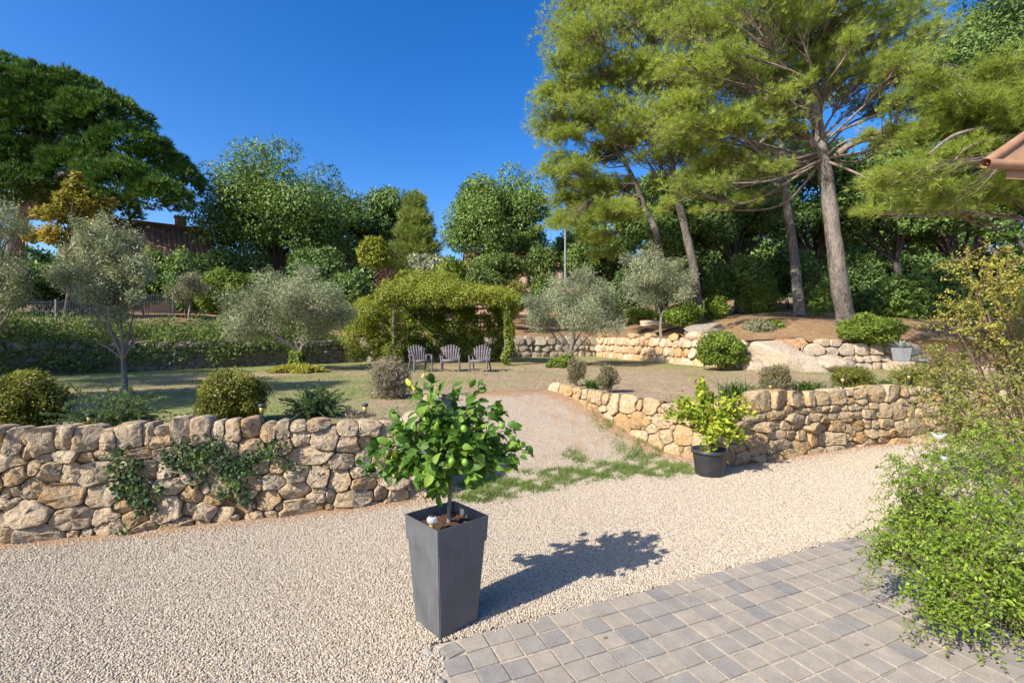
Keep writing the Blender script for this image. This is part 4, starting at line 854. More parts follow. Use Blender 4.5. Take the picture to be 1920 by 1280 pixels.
straps('bright strap leaf clump between the two rounded green shrubs', 1655, 9.5, .4, .44, 140, 64)
for lab, px, yt, yb, wp, Y, mt, sd, n in (
    ('large round clipped bush against the pale boulder on the lawn', 1352, 618, 694, 112, 15.3, 'boxg', 71, 15000),
    ('broad oval clipped bush in front of the thick pine trunk', 1633, 588, 654, 124, 15.9, 'boxg', 72, 16000),
    ('loose yellow green bush right of the slim olive trunk', 1278, 562, 614, 80, 19.5, 'boxg', 73, 7000),
    ('dark round bush right of the leaning pine trunk', 1340, 554, 606, 56, 21.5, 'boxg', 74, 6000),
    ('grey green low bush on the terrace behind the pale boulder', 1422, 598, 632, 54, 17.5, 'olived', 75, 5000),
    ('small bright green bush beside the grey green one on the terrace', 1452, 598, 634, 36, 17.6, 'boxg', 76, 3000),
    ('dark brownish bush at the wood edge left of the slender pine', 1428, 530, 606, 90, 25.5, 'vined', 77, 6000),
    ('low spreading green bush left of the slim olive trunk', 1200, 575, 605, 70, 23.5, 'boxg', 78, 3500)):
    shrub_px('clipped_bush' if sd < 73 else 'garden_bush', lab, px, yt, yb, wp, mt, sd, Y=Y, n=n, L=.085 if n > 8000 else .11, ncl=50, cr=.3 if sd < 73 else .4, low=-.95)

# ------------------------------------------------------------------ agave pot
b = P3(1690, 684, 15.2); b[2] = 1.2; zl = float(h_lawn(b[0], b[1])); V, F = boxes([((0, 0, (1.2 - zl) / 2 - .03), (.62, .5, 1.2 - zl + .06))]); tag(bevelled('stone_block', V, F, .04, M['stone_p'], None, (b[0], b[1], zl)), 'squared pale stone block under the grey agave pot', 'stone'); root = empty('agave_pot', b, 'grey square pot with a small agave beside the white block wall', 'pot')
V, F = sqrings([(.15, 0), (.19, .42), (.165, .42), (.165, .36)]); bevelled('body', V, F, .01, M['grey_pot'], root)
V, F = boxes([((0, 0, .37), (.32, .32, .02))]); link('soil', mesh_np('soil', V, F), M['soil'], root)
g = np.random.default_rng(9); av = empty('agave', b + [0, 0, .38], 'small blue grey agave rosette in the grey square pot', 'plant'); am = plain('agave_leaf', (.26, .31, .27), .55, .15, 9)
for i in range(13):
    a = i * 2.4; el = R(25 + 55 * i / 13); l = .42 - .012 * i; V = []; F = []
    for k, t in enumerate((0, .3, .65, 1)):
        w_ = .05 * (1 - t) ** .6 + .002; V += [(l * t * math.cos(el), -w_, l * t * math.sin(el) + .02), (l * t * math.cos(el), 0, l * t * math.sin(el) - .015), (l * t * math.cos(el), w_, l * t * math.sin(el) + .02)]
    for k in range(3): F += [(3 * k, 3 * k + 1, 3 * k + 4, 3 * k + 3), (3 * k + 1, 3 * k + 2, 3 * k + 5, 3 * k + 4)]
    link('leaf', mesh_np('leaf', rotz(V, a), F, smooth=True), am, av)

# ------------------------------------------------------------------ olive trees
def olive(label, px, ybase, Y, fork_px, clumps_px, n, seed, mat='olive', r0=.075, L=.075, tips=None, cat='tree', asp=.28, shell=(.2, 1.05)):
    g = np.random.default_rng(seed); b = at(px, Y); k = Y / FPX; cl = []
    for x, y, r in clumps_px:
        for j in range(5): cl.append((P3(x + g.normal() * r * .35, y + g.normal() * r * .3, Y + g.normal() * r * k * .75), np.array([r, r, r * .8]) * k * g.uniform(.45, .75)))
    fk = P3(*fork_px, Y); root = empty('olive_tree', b, label, cat)
    tp = [P3(x, y, Y + g.normal() * .35) for x, y in (tips if tips else [(c[0], c[1] + c[2] * .4) for c in clumps_px])]
    V, F = limbs(g, b - [0, 0, .08], fk, tp, r0, 8, .18); link('trunk', mesh_np('trunk', V - b, F, smooth=True), M['barko'], root)
    P, D, Nn, l, ww, var = foliage(g, cl, n, L, L * asp, -.1, shell, .4)
    tw = g.random(n) < .2; P[tw] += norm(P[tw] - fk) * g.random((tw.sum(), 1)) * .22
    link('crown', leaf_mesh('crown', P, D, Nn, l, ww, var, b), M[mat], root)
    parts = []
    for c, r in cl: parts.append(tube(curve_pts([fk * .3 + c * .7, c * .9 + fk * .1, c + runit(g, 1)[0] * r * .8], 3), np.linspace(.013, .004, 7), 4))
    V, F = join(parts); tag(link('twigs', mesh_np('twigs', V - b, F), M['barko'], root), kind='stuff'); return root
olive('broad olive tree with ivy round its trunk, standing on the lawn', 557, 706, 14.9, (562, 660), [(520, 560, 52), (580, 545, 55), (625, 580, 45), (470, 595, 45), (545, 600, 50), (600, 610, 42), (505, 620, 32), (445, 612, 30), (640, 600, 28), (575, 515, 26), (490, 570, 35)], 42000, 101, r0=.10, tips=[(500, 622), (480, 610), (545, 600), (560, 590), (590, 600), (600, 590), (620, 640)])
olive('slender olive tree with bare lower twigs, standing in the shade before the trailing hedge', 238, 745, 8.7, (232, 672), [(190, 470, 50), (150, 510, 45), (225, 480, 45), (120, 520, 30), (250, 510, 35), (180, 540, 50), (230, 550, 40), (200, 430, 26), (165, 440, 28), (255, 460, 24), (210, 590, 30)], 34000, 102, r0=.048, L=.06, tips=[(170, 640), (200, 590), (235, 600), (270, 620), (255, 570), (190, 560), (230, 540)])
olive('olive tree leaning out of the left edge beside the autumn tree', -60, 745, 9.5, (-50, 650), [(-10, 440, 50), (15, 500, 48), (-30, 540, 60), (20, 560, 38), (-60, 480, 70), (30, 430, 26), (-40, 590, 50), (10, 395, 22), (40, 530, 26)], 26000, 103, r0=.07, L=.06)
olive('olive tree with a low forked trunk between the pergola and the orange wall', 1066, 690, 17.2, (1068, 664), [(1040, 562, 45), (1090, 552, 50), (1130, 578, 42), (1010, 588, 34), (1065, 592, 42), (1150, 600, 30), (1110, 600, 34), (1050, 534, 28), (1110, 530, 26), (1000, 572, 26), (1085, 520, 20)], 38000, 104, 'olive', r0=.11, tips=[(1032, 612), (1020, 600), (1075, 605), (1095, 615), (1122, 612), (1060, 590)])
olive('slim olive tree on the upper terrace beside the flat white rock', 1241, 622, 19.6, (1240, 592), [(1235, 500, 34), (1205, 520, 38), (1260, 530, 38), (1225, 550, 36), (1280, 550, 28), (1195, 490, 24), (1180, 540, 24), (1270, 500, 22), (1215, 470, 20)], 28000, 105, 'olive', r0=.06, tips=[(1225, 560), (1245, 550), (1268, 560), (1215, 530)])
olive('small grey standard tree with bare round crown by the wire fence', 356, 602, 19.0, (357, 570), [(350, 535, 28), (330, 545, 20), (375, 540, 22), (360, 520, 18), (345, 555, 18)], 7000, 106, 'olived', r0=.05, L=.085)
# ivy sleeves and yellow ground cover at the two lawn olives
def cover(name, label, c, rx, ry, hgt, n, L, mat, seed, cat='plant'):
    g = np.random.default_rng(seed); a = g.uniform(0, 6.283, n); r = np.sqrt(g.random(n)) * (.8 + .2 * np.sin(a * 5 + seed)); P = np.stack([c[0] + rx * r * np.cos(a), c[1] + ry * r * np.sin(a), c[2] + hgt * (1 - r ** 2) * g.random(n) ** .4 + .02], -1)
    root = link(name, leaf_mesh(name, P, runit(g, n), norm(np.array([0, -.2, 1]) + runit(g, n) * .6), L * g.uniform(.7, 1.3, n), L * .8, g.random(n), np.array(c)), M[mat], loc=tuple(c)); return tag(root, label, cat)
cover('ground_cover', 'yellow green ground cover mat under the broad olive', at(556, 14.4), .95, .55, .22, 2600, .08, 'yel', 1)
cover('ground_cover', 'green ground cover patch under the low forked olive', at(1046, 16.6), .5, .4, .3, 1500, .08, 'boxg', 2)
g = np.random.default_rng(77)
for lab, px, Y, hgt, sd in (('ivy sleeve round the trunk base of the broad olive', 557, 14.9, .62, 1), ('ivy sleeve round the foot of the low forked olive', 1064, 17.2, .4, 2)):
    c = at(px, Y); n = 900; a = g.uniform(0, 6.283, n); z = g.random(n) * hgt; P = np.stack([c[0] + .17 * np.cos(a), c[1] + .17 * np.sin(a), c[2] + z], -1); U = np.stack([np.cos(a), np.sin(a), .4 + 0 * a], -1)
    o = link('ivy', leaf_mesh('ivy', P + norm(U) * g.uniform(-.03, .06, (n, 1)), norm(runit(g, n) + [0, 0, -.6]), norm(U + runit(g, n) * .5), .09, .08, g.random(n), c), M['boxg'], loc=tuple(c)); tag(o, lab, 'plant')

# ------------------------------------------------------------------ pergola, vine, chairs
py0 = 17.6; pz = at(840, py0)[2]; pa = np.array([(738 - 960) / FPX * py0, py0, pz]); pb = np.array([(948 - 960) / FPX * (py0 + .3), py0 + .3, pz]); ax = norm(pb - pa); wdt = np.linalg.norm(pb - pa); dp_ = np.array([-ax[1], ax[0], 0]) * 2.6
perg = empty('pergola', (pa + pb) / 2, 'low wooden pergola smothered in yellow green vine behind the chairs', 'pergola'); pc0 = (pa + pb) / 2; HP = 2.24
for i, q in enumerate((pa, (pa * 2 + pb) / 3, (pa + 2 * pb) / 3, pb, pa + dp_, (pa + pb) / 2 + dp_, pb + dp_)):
    if i in (1, 2): continue
    V, F = tube([q - [0, 0, .1], q + [0, 0, HP]], [.055, .05], 8); link('post', mesh_np('post', V - pc0, F, smooth=True), M['wood'], perg)
for o0 in (0, 1):
    V, F = tube([pa - ax * .25 + dp_ * o0 + [0, 0, HP], pb + ax * .25 + dp_ * o0 + [0, 0, HP]], [.045, .045], 6); link('beam', mesh_np('beam', V - pc0, F), M['wood'], perg)
for t in np.linspace(0, 1, 8):
    q = pa * (1 - t) + pb * t; V, F = tube([q - dp_ * .05 + [0, 0, HP + .09], q + dp_ * 1.05 + [0, 0, HP + .09]], [.035, .035], 6); link('rafter', mesh_np('rafter', V - pc0, F), M['wood'], perg)
g = np.random.default_rng(12); cl = []
for t in np.linspace(-.08, 1.02, 15):
    for s in (0.02, .3, .6, .95): cl.append((pa * (1 - t) + pb * t + dp_ * s + [0, 0, HP + .3 + .12 * g.normal() + .75 * math.exp(-((t - .25) / .4) ** 2) * s + .25 * s], (.42, .42, .26 + .05 * g.random())))
for t in np.linspace(-.36, -.02, 5):
    for z in (.5, .95, 1.4, 1.85, 2.2): cl.append((pa * (1 - t) + pb * t + dp_ * g.uniform(.1, .9) + [g.normal() * .1, 0, z], (.36, .45, .34)))
for s in (.2, .5, .8): cl.append((pb + ax * .25 + dp_ * s + [0, 0, HP - .1], (.35, .4, .4))); cl.append((pb + ax * .2 + dp_ * s + [0, 0, 1.3], (.2, .3, .4)))
for t in np.linspace(0, 1, 16): cl.append((pa * (1 - t) + pb * t + [g.normal() * .1, -.08, HP + .1 + g.normal() * .06], (.2, .14, .16)))
vn = empty('climbing_vine', pa + dp_ * .5, 'yellow green climbing vine mounded over the pergola roof', 'plant'); vo = pa + dp_ * .5
P, D, Nn, l, ww, var = foliage(g, cl, 56000, .07, .05, .2, (.15, 1.22)); link('roof_leaves', leaf_mesh('roof_leaves', P, D, Nn, l, ww, var, vo), M['vine'], vn)
cl = []
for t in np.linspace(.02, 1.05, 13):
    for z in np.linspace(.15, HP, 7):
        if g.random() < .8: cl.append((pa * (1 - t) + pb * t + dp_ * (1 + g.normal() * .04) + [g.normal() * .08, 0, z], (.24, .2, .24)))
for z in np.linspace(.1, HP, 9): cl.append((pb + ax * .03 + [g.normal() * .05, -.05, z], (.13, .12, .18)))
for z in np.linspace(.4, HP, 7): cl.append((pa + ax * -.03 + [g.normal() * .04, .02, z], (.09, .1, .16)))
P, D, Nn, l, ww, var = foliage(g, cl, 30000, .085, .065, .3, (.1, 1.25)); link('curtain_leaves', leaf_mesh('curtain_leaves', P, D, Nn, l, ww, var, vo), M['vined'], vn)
parts = []
for t in np.linspace(.05, .95, 7):
    q = pa * (1 - t) + pb * t + dp_; parts.append(tube(curve_pts([q, q + [.12 * g.normal(), 0, .8], q + [.1 * g.normal(), 0, 1.5], q + [.2 * g.normal(), -.3, HP]], 4), np.linspace(.03, .015, 13), 6))
V, F = join(parts); link('stem', mesh_np('stem', V - vo, F), M['barkd'], vn)

def garden_chair():
    root = empty('garden_chair', (0, 0, 0), '', 'chair', 'mauve plastic garden chairs under the pergola'); cm = M['chair']
    V, F = boxes([((0, y, .40 - .10 * (y + .25)), (.50, .075, .022)) for y in np.linspace(-.24, .22, 6)]); link('seat', mesh_np('seat', V, F), cm, root)
    V, F = boxes([((0, -.29, .36), (.52, .02, .075))]); link('front_rail', mesh_np('front_rail', V, F), cm, root)
    for i in range(7):                                       # fan of back slats
        a = (i - 3) * .055; x = (i - 3) * .068; h_ = .52 - .012 * (i - 3) ** 2; V = []
        for t in (0, .5, 1.0):
            y = .22 + .17 * t; z = .36 + h_ * t; xx = x + math.sin(a) * h_ * t
            V += [(xx - .028, y, z), (xx + .028, y, z), (xx + .028, y + .015, z), (xx - .028, y + .015, z)]
        F = [(k * 4 + j, k * 4 + (j + 1) % 4, k * 4 + 4 + (j + 1) % 4, k * 4 + 4 + j) for k in range(2) for j in range(4)] + [(8, 9, 10, 11)]
        link('back_slat', mesh_np('back_slat', np.array(V), F), cm, root)
    for z, h_ in ((.47, .03), (.66, .03)):
        V, F = boxes([((0, .24 + (z - .36) * .3 + .02, z), (.5, .02, h_))]); link('back_rail', mesh_np('back_rail', V, F), cm, root)
    for s in (-1, 1):
        V, F = tube(curve_pts([(s * .31, -.30, .555), (s * .33, -.05, .56), (s * .30, .26, .545)], 4), np.full(9, .034), 6); V[:, 2] = .553 + (V[:, 2] - .553) * .45; link('armrest', mesh_np('armrest', V, F, smooth=True), cm, root)
        V, F = tube([(s * .30, -.28, 0), (s * .285, -.27, .36), (s * .31, -.25, .55)], [.028, .038, .034], 6); link('leg', mesh_np('leg', V, F, smooth=True), cm, root)
        V, F = tube(curve_pts([(s * .29, .40, 0), (s * .28, .28, .2), (s * .27, .20, .38), (s * .295, .24, .54)], 3), np.linspace(.026, .034, 10), 6); link('leg', mesh_np('leg', V, F, smooth=True), cm, root)
    return root
c0 = garden_chair()
def copy_tree(o, par=None):
    c = o.copy(); C.objects.link(c); c.parent = par
    for ch in o.children: copy_tree(ch, c)
    return c
for i, (px, py, rz, lab) in enumerate(((788, 697, 30, 'mauve plastic garden chair turned towards the other two, beside the dried lavender'), (845, 696, 4, 'mauve plastic garden chair in the middle of the pergola row'), (900, 697, -8, 'mauve plastic garden chair next to the leafy pergola post'))):
    o = c0 if i == 0 else copy_tree(c0); p = hit(px, py); o.location = tuple(p); o.rotation_euler.z = R(rz); o['label'] = lab; o.scale = (.93,) * 3

# ------------------------------------------------------------------ trailing hedge above the shaded wall, wire fence
g = np.random.default_rng(14); cl = []
for t in np.linspace(0, 1, 34):
    x = -15.6 * (1 - t) + -6.9 * t; y = 11.0 * (1 - t) + 19.6 * t; n_ = np.array([-.7, .7])
    zt = 1.78 + .12 * math.sin(t * 9)
    for d, z, r in ((.15, zt - .15, .42), (.7, zt + .2, .5), (1.4, zt + .35, .55), (-.12, zt - .5, .3), (-.16, zt - .8 + .5 * (t > .5), .26), (2.2, zt + .5, .5)):
        if d < 0 and (t > .5 and math.sin(t * 31) < .75): continue
        cl.append((np.array([x + n_[0] * d + g.normal() * .1, y + n_[1] * d + g.normal() * .1, z + g.normal() * .1]), (r, r, r * .8)))
P, D, Nn, l, ww, var = foliage(g, cl, 42000, .10, .045, -.2, (.3, 1.05)); ro = np.array([-11, 15.5, 1.8])
hd = empty('trailing_hedge', ro, 'long green hedge trailing over the shaded grey terrace wall', 'hedge'); link('foliage', leaf_mesh('foliage', P, D, Nn, l, ww, var, ro), M['hill'], hd)
parts = [tube([c[0] - [0, 0, .6], c[0]], [.02, .008], 4) for c in cl[::5]]; V, F = join(parts); link('stems', mesh_np('stems', V - ro, F), M['twig'], hd)
fp = [P3(-60, 640, 14.5), P3(105, 628, 17.0), P3(205, 615, 19.0), P3(325, 598, 22.0)]; fp = [np.array([p[0], p[1], p[2]]) for p in fp]
fr = empty('wire_fence', fp[1], 'pale galvanised wire fence with posts behind the slender olive', 'fence'); parts = []
for p in fp:
    V, F = tube([p - [0, 0, .8], p + [0, 0, 1.25]], [.035, .035], 8); link('post', mesh_np('post', V - fp[1], F), M['grey_metal'], fr)
for a, b_ in zip(fp[:-1], fp[1:]):
    for t in np.linspace(0, 1, 36): q = a * (1 - t) + b_ * t; parts.append(tube([q - [0, 0, .5], q + [0, 0, 1.15], q + [.0, -.03, 1.2]], [.008] * 3, 3))
    for z in (-.3, .1, .5, .85, 1.15): parts.append(tube([a + [0, 0, z], b_ + [0, 0, z]], [.006, .006], 3))
V, F = join(parts); link('wire_panel', mesh_np('wire_panel', V - fp[1], F), M['wire'], fr)

# ------------------------------------------------------------------ house with clay roof at the left, pink house behind the oaks
def house(name, label, c, w_, d_, eave, ridge, yaw_, wm, wins, chim=True, ov=.4):
    root = empty(name, c, label, 'house'); root.rotation_euler.z = yaw_
    V = [(-w_ / 2, -d_ / 2, -1), (w_ / 2, -d_ / 2, -1), (w_ / 2, d_ / 2, -1), (-w_ / 2, d_ / 2, -1), (-w_ / 2, -d_ / 2, eave), (w_ / 2, -d_ / 2, eave), (w_ / 2, d_ / 2, eave), (-w_ / 2, d_ / 2, eave), (-w_ / 2, 0, ridge - .1), (w_ / 2, 0, ridge - .1)]
    me = bpy.data.meshes.new('wall'); me.from_pydata(V, [], [(0, 1, 5, 4), (1, 2, 6, 9, 5), (2, 3, 7, 6), (3, 0, 4, 8, 7)]); link('wall', me, wm, root)
    rf = None
    for s in (-1, 1):
        e = eave - ov * (ridge - eave) / (d_ / 2); nc = int(w_ / .24); V, F = [], []
        for i in range(nc):                                  # tile channels as real ridges
            x0 = -w_ / 2 - ov + (w_ + 2 * ov) * i / nc; x1 = -w_ / 2 - ov + (w_ + 2 * ov) * (i + 1) / nc; xm = (x0 + x1) / 2; b0 = len(V)
            V += [(x0, s * (d_ / 2 + ov), e), (xm, s * (d_ / 2 + ov), e + .07), (x1, s * (d_ / 2 + ov), e), (x0, 0, ridge), (xm, 0, ridge + .07), (x1, 0, ridge)]; F += [(b0, b0 + 1, b0 + 4, b0 + 3), (b0 + 1, b0 + 2, b0 + 5, b0 + 4)]
        rf = link('roof', mesh_np('roof', np.array(V), F), M['roof'], root)
    V, F = tube([(-w_ / 2 - ov, 0, ridge + .08), (w_ / 2 + ov, 0, ridge + .08)], [.13, .13], 8); link('ridge', mesh_np('ridge', V, F), M['roof'], root)
    if chim: V, F = boxes([((w_ * .3, .6, ridge + .3), (.6, .5, 1.0)), ((w_ * .3, .6, ridge + .85), (.72, .62, .12))]); link('chimney', mesh_np('chimney', V, F), M['render2'], root)
    for x, z, ww_, h_ in wins:
        V, F = boxes([((x, -d_ / 2 - .02, z), (ww_, .06, h_))]); wn = link('window', mesh_np('window', V, F), M['lamp_black'], root)
        for sx in (-1, 1): V, F = boxes([((x + sx * (ww_ * .75), -d_ / 2 - .04, z), (ww_ * .45, .05, h_ * 1.03))]); link('shutter', mesh_np('shutter', V, F), M['wood'], wn)
    return root
hb = at(300, 30.0); house('house', 'low house with weathered clay roof half hidden under the stone pine', (-23.6, 31.2, 4.0), 6.4, 8.5, 2.4, 5.2, R(38), M['render'], [(1.5, 1.4, .9, 1.2)])
hb = at(1010, 46.0); house('house', 'pink rendered house glimpsed between the oak branches behind the pergola', (1.6, 48, 5.0), 12, 7, 3.6, 5.2, R(8), M['render2'], [(-3.5, 2.2, .9, 1.3), (0, 2.2, .9, 1.3), (3.2, 2.2, .9, 1.3)])

# ------------------------------------------------------------------ tall lamp post
lp = at(1060, 30.0); zt = CH - (372 - HOR) / FPX * 30; root = empty('lamp_post', lp, 'tall slim grey lamp post rising behind the low forked olive', 'lamp post')
V, F = tube([lp * 0, (0, 0, zt - lp[2])], [.085, .05], 8); link('pole', mesh_np('pole', V, F, smooth=True), M['grey_metal'], root)
V, F = boxes([((0, -.15, zt - lp[2] + .03), (.16, .55, .08))]); link('lamp_head', mesh_np('lamp_head', V, F), M['grey_metal'], root)

# ------------------------------------------------------------------ trees behind
def stone_pine():
    g = np.random.default_rng(55); Y = 29.0; k = Y / FPX; b = at(20, Y + 1); root = empty('stone_pine', b, 'huge dark umbrella pine with rounded crown over the clay roofed house', 'tree')
    lob = [(40, 205, 120), (130, 205, 90), (-60, 230, 140), (200, 235, 75), (110, 255, 80), (255, 290, 70), (300, 320, 62), (170, 330, 78), (60, 310, 70), (335, 345, 45), (240, 360, 75), (300, 375, 50), (20, 370, 80), (120, 380, 70), (-90, 330, 130), (200, 395, 50), (60, 225, 60)]
    P, A, cv = [], [], []
    for x, y, r in lob:
        c = P3(x, y, Y + g.uniform(-1.5, 1.0)); rr = np.array([r, r * 1.1, r * .72]) * k * .92; m = int(r * r * .34); U = runit(g, m); U[:, 2] = np.where(U[:, 2] < -.35, -U[:, 2], U[:, 2]); U = norm(U)
        lump = 1 + .13 * np.sin(U[:, 0] * 7 + x) * np.sin(U[:, 2] * 6 + y) + .08 * np.sin(U[:, 1] * 13 + r)
        P.append(c + U * rr * lump[:, None] * g.uniform(.86, 1.0, (m, 1))); A.append(norm(U + [0, 0, .45])); cv.append(g.normal(size=m) * .1)
    P, A, cv = np.concatenate(P), np.concatenate(A), np.concatenate(cv)
    link('crown', needle_mesh('crown', g, P, A, 8, .34, .052, .6, b, cv), M['umbrella'], root)
    fk = P3(40, 400, Y); V, F = limbs(g, b, fk, [P3(x, y + r * .3, Y) for x, y, r in lob], .45, 10, .1); link('trunk', mesh_np('trunk', V - b, F, smooth=True), M['bark'], root)
stone_pine()
oak('big spreading oak right of the stone pine, tallest on the left horizon', 522, 405, 34, 158, 125, 50000, 'oak', 1, L=.19, extra=((500, 285, 28), (455, 300, 26), (545, 285, 24), (400, 330, 28), (520, 270, 16), (480, 300, 34), (610, 340, 35), (645, 380, 34), (400, 440, 40), (420, 480, 40), (640, 470, 40)))
oak('dark oak crown behind the pale young pine', 735, 430, 44, 95, 78, 18000, 'oakd', 2, L=.27, ncl=50)
oak('round oak left of the lamp post, behind the pergola', 935, 425, 33, 112, 100, 42000, 'oak', 3, L=.18, extra=((960, 335, 30), (900, 350, 28), (1000, 350, 28), (870, 400, 34), (1030, 400, 26)))
oak('dark oak right of the lamp post behind the low forked olive', 1105, 480, 36, 90, 75, 20000, 'oakd', 4, L=.2, ncl=50)
oak('slim dark tree filling the gap between the two houses', 655, 440, 40, 60, 85, 13000, 'oakd', 5, L=.22, ncl=36)
def pine_young():
    g = np.random.default_rng(66); Y = 36; b = at(778, Y); root = empty('young_pine', b, 'pale green young pine with soft pointed crown behind the pergola', 'tree'); P, A = [], []
    V, F = tube([b, P3(778, 372, Y)], [.16, .03], 8); link('trunk', mesh_np('trunk', V - b, F, smooth=True), M['barkw'], root)
    for i in range(2600):
        t = g.random() ** .8; y = 366 + 148 * t; r = (10 + 46 * t ** .8) * (1 + .25 * math.sin(y * .22)) * math.sqrt(g.random()); a = g.uniform(0, 6.283); P.append(P3(778 + r * math.cos(a), y + g.normal() * 4, Y + r * math.sin(a) * Y / FPX)); A.append([math.cos(a) * .6, math.sin(a) * .6, .7])
    link('crown', needle_mesh('crown', g, np.array(P), norm(np.array(A)), 8, .5, .05, .6, b), M['alepale'], root)
pine_young()
# autumn tree
g = np.random.default_rng(67); Y = 20.0; cl = [(P3(x, y, Y + g.normal() * .5), np.array([r, r, r * .8]) * .78 * Y / FPX) for x, y, r in ((140, 350, 22), (130, 375, 30), (170, 375, 30), (110, 400, 30), (150, 405, 34), (190, 400, 24), (205, 380, 16), (80, 400, 22), (145, 330, 12), (60, 440, 24), (100, 440, 30), (180, 430, 26))]
tree('autumn_tree', 'small golden autumn tree glowing in front of the stone pine', at(120, Y), cl, 7000, .13, .10, 'autumn', 'barkd', .07, P3(125, 470, Y), 68, shell=(.1, 1.1))

# unseen trees added off-frame left to cast shade on the lawn
for (x, y, h_, r_, lab, sd) in ((-11.0, 4.7, 3.9, 2.1, 'unseen leafy tree added behind the far left end of the ivy wall to shade the lawn', 81), (-16.5, 8.2, 5.5, 2.6, 'unseen leafy tree added at the left end of the shaded terrace wall to shade the lawn', 82)):
    g = np.random.default_rng(sd); b = np.array([x, y, .86]); c = b + [0, 0, h_]; tree('unseen_shade_tree', lab, b, clump_set(g, c, (r_ * .85, r_ * .85, 1.5), 40, .7), 9000, .16, .1, 'olived', 'barko', .11, b + [0, 0, h_ - 1.9], sd)
# Aleppo pines
def aleppo(label, base, spine, r0, pads, ntuft, seed, limbs_px=(), mat='aleppo', bark='bark', nb=12, ln=.25, wd=.0135, flat=.75):
    """pads: (px,py,r_px,Y) foliage pads fed by branches off the spine"""
    g = np.random.default_rng(seed); base = np.asarray(base, float); root = empty('aleppo_pine', base, label, 'tree'); S = curve_pts([base - [0, 0, .15]] + [P3(*s) for s in spine], 8)
    rad = r0 * (1 - .85 * np.linspace(0, 1, len(S))); rad[:2] *= (1.35, 1.15); V, F = tube(S, rad, 12, g, .05)
    link('trunk', mesh_np('trunk', V - base, F, smooth=True), M[bark], root); parts = []; P, A = [], []
    for L_ in limbs_px: Q = curve_pts([P3(*q[:3]) for q in L_], 6); parts.append(tube(Q, np.linspace(r0 * .42, r0 * .1, len(Q)), 8, g, .06))
    tot = sum(p[2] ** 2 * p[3] ** 2 for p in pads)
    for px, py, r, Y in pads:
        c = P3(px, py, Y); k = Y / FPX; rr = r * k; d = np.linalg.norm(S - (c - [0, 0, rr * .8 + .5]), axis=1); d = d + 100 * (np.arange(len(S)) < len(S) * .35); s = S[np.argmin(d)]
        m = s * .45 + c * .55 + g.normal(size=3) * .12 * np.linalg.norm(c - s) - [0, 0, .1]; Q = curve_pts([s, m, c], 6); parts.append(tube(Q, np.linspace(.05, .018, len(Q)) * (r0 / .3) ** .5, 6, g, .06))
        nt_ = int(ntuft * (r * Y) ** 2 / tot); ns = max(4, nt_ // 11); U = runit(g, ns); U[:, 2] = np.abs(U[:, 2]) * .9 - .25; ends = c + U * rr * np.array([1.2, 1.2, flat]) * g.uniform(.4, 1.1, (ns, 1))
        for e in ends:
            st = Q[int(g.uniform(.55, 1) * (len(Q) - 1))]; parts.append(tube([st, st * .5 + e * .5 + g.normal(size=3) * .08, e], [.016, .011, .005], 3)); n1 = 11; t = g.uniform(.55, 1.06, n1)[:, None]; P.append(st * (1 - t) + e * t + g.normal(size=(n1, 3)) * .11 * rr ** .5); A.append(norm(np.repeat([norm(e - st) + [0, 0, .35]], n1, 0) + g.normal(size=(n1, 3)) * .35))
    V, F = join(parts); link('branches', mesh_np('branches', V - base, F, smooth=True), M['barkw'], root)
    P, A = np.concatenate(P), np.concatenate(A); cv = .12 * np.sin(P[:, 0] * 1.7) * np.sin(P[:, 2] * 1.9 + P[:, 1])
    link('crown', needle_mesh('crown', g, P, A, nb, ln, wd, .75, base, cv), M[mat], root); return root
def pads(seed, L, Y, dY=1.8, fill=None):
    r = random.Random(seed); L = list(L)
    if fill:
        x0, x1, y0, y1, n, q = fill
        L += [t for t in [(r.uniform(x0, x1), r.uniform(y0, y1), q * r.uniform(.7, 1.2)) for _ in range(n)] if not (1460 < t[0] < 1650 and t[1] > 170)]
    return [(x, y, q, Y + r.uniform(-dY, dY)) for x, y, q in L]
aleppo('thickest Aleppo pine with pale grey trunk behind the oval clipped bush', hit(1588, 612), [(1570, 500, 16.8), (1548, 330, 16.8), (1530, 220, 16.8), (1515, 80, 16.9), (1500, -90, 17), (1490, -260, 17.2)], .31,
    pads(1, [(1330, 60, 75), (1400, 20, 80), (1470, 60, 80), (1560, 40, 80), (1640, 70, 75), (1700, 30, 60), (1350, 150, 75), (1430, 150, 80), (1520, 140, 75), (1610, 150, 80), (1690, 120, 60), (1300, 230, 60), (1380, 240, 65), (1450, 250, 60), (1640, 200, 45), (1690, 200, 50), (1340, 310, 55), (1300, 330, 40), (1420, 320, 45), (1250, 270, 50), (1500, 0, 90), (1600, -60, 90), (1420, -80, 90), (1280, 130, 60), (1550, 100, 60), (1660, 250, 40), (1760, 60, 50), (1270, 40, 60), (1450, 190, 50), (1280, 350, 40), (1340, 345, 36), (1400, 380, 30), (1250, 390, 30), (1660, 370, 32), (1320, 395, 26)], 16.5, 2.2, (1240, 1780, -60, 300, 34, 42)), 21500, 201,
    limbs_px=[[(1560, 300, 16.8), (1590, 275, 16.6), (1640, 260, 16.4), (1710, 277, 16.2)], [(1545, 310, 16.8), (1500, 240, 16.6), (1440, 255, 16.4), (1380, 330, 16.0)], [(1530, 220, 16.8), (1480, 160, 16.4), (1400, 130, 16)], [(1525, 200, 16.8), (1600, 130, 16.6), (1680, 90, 16.2)]])
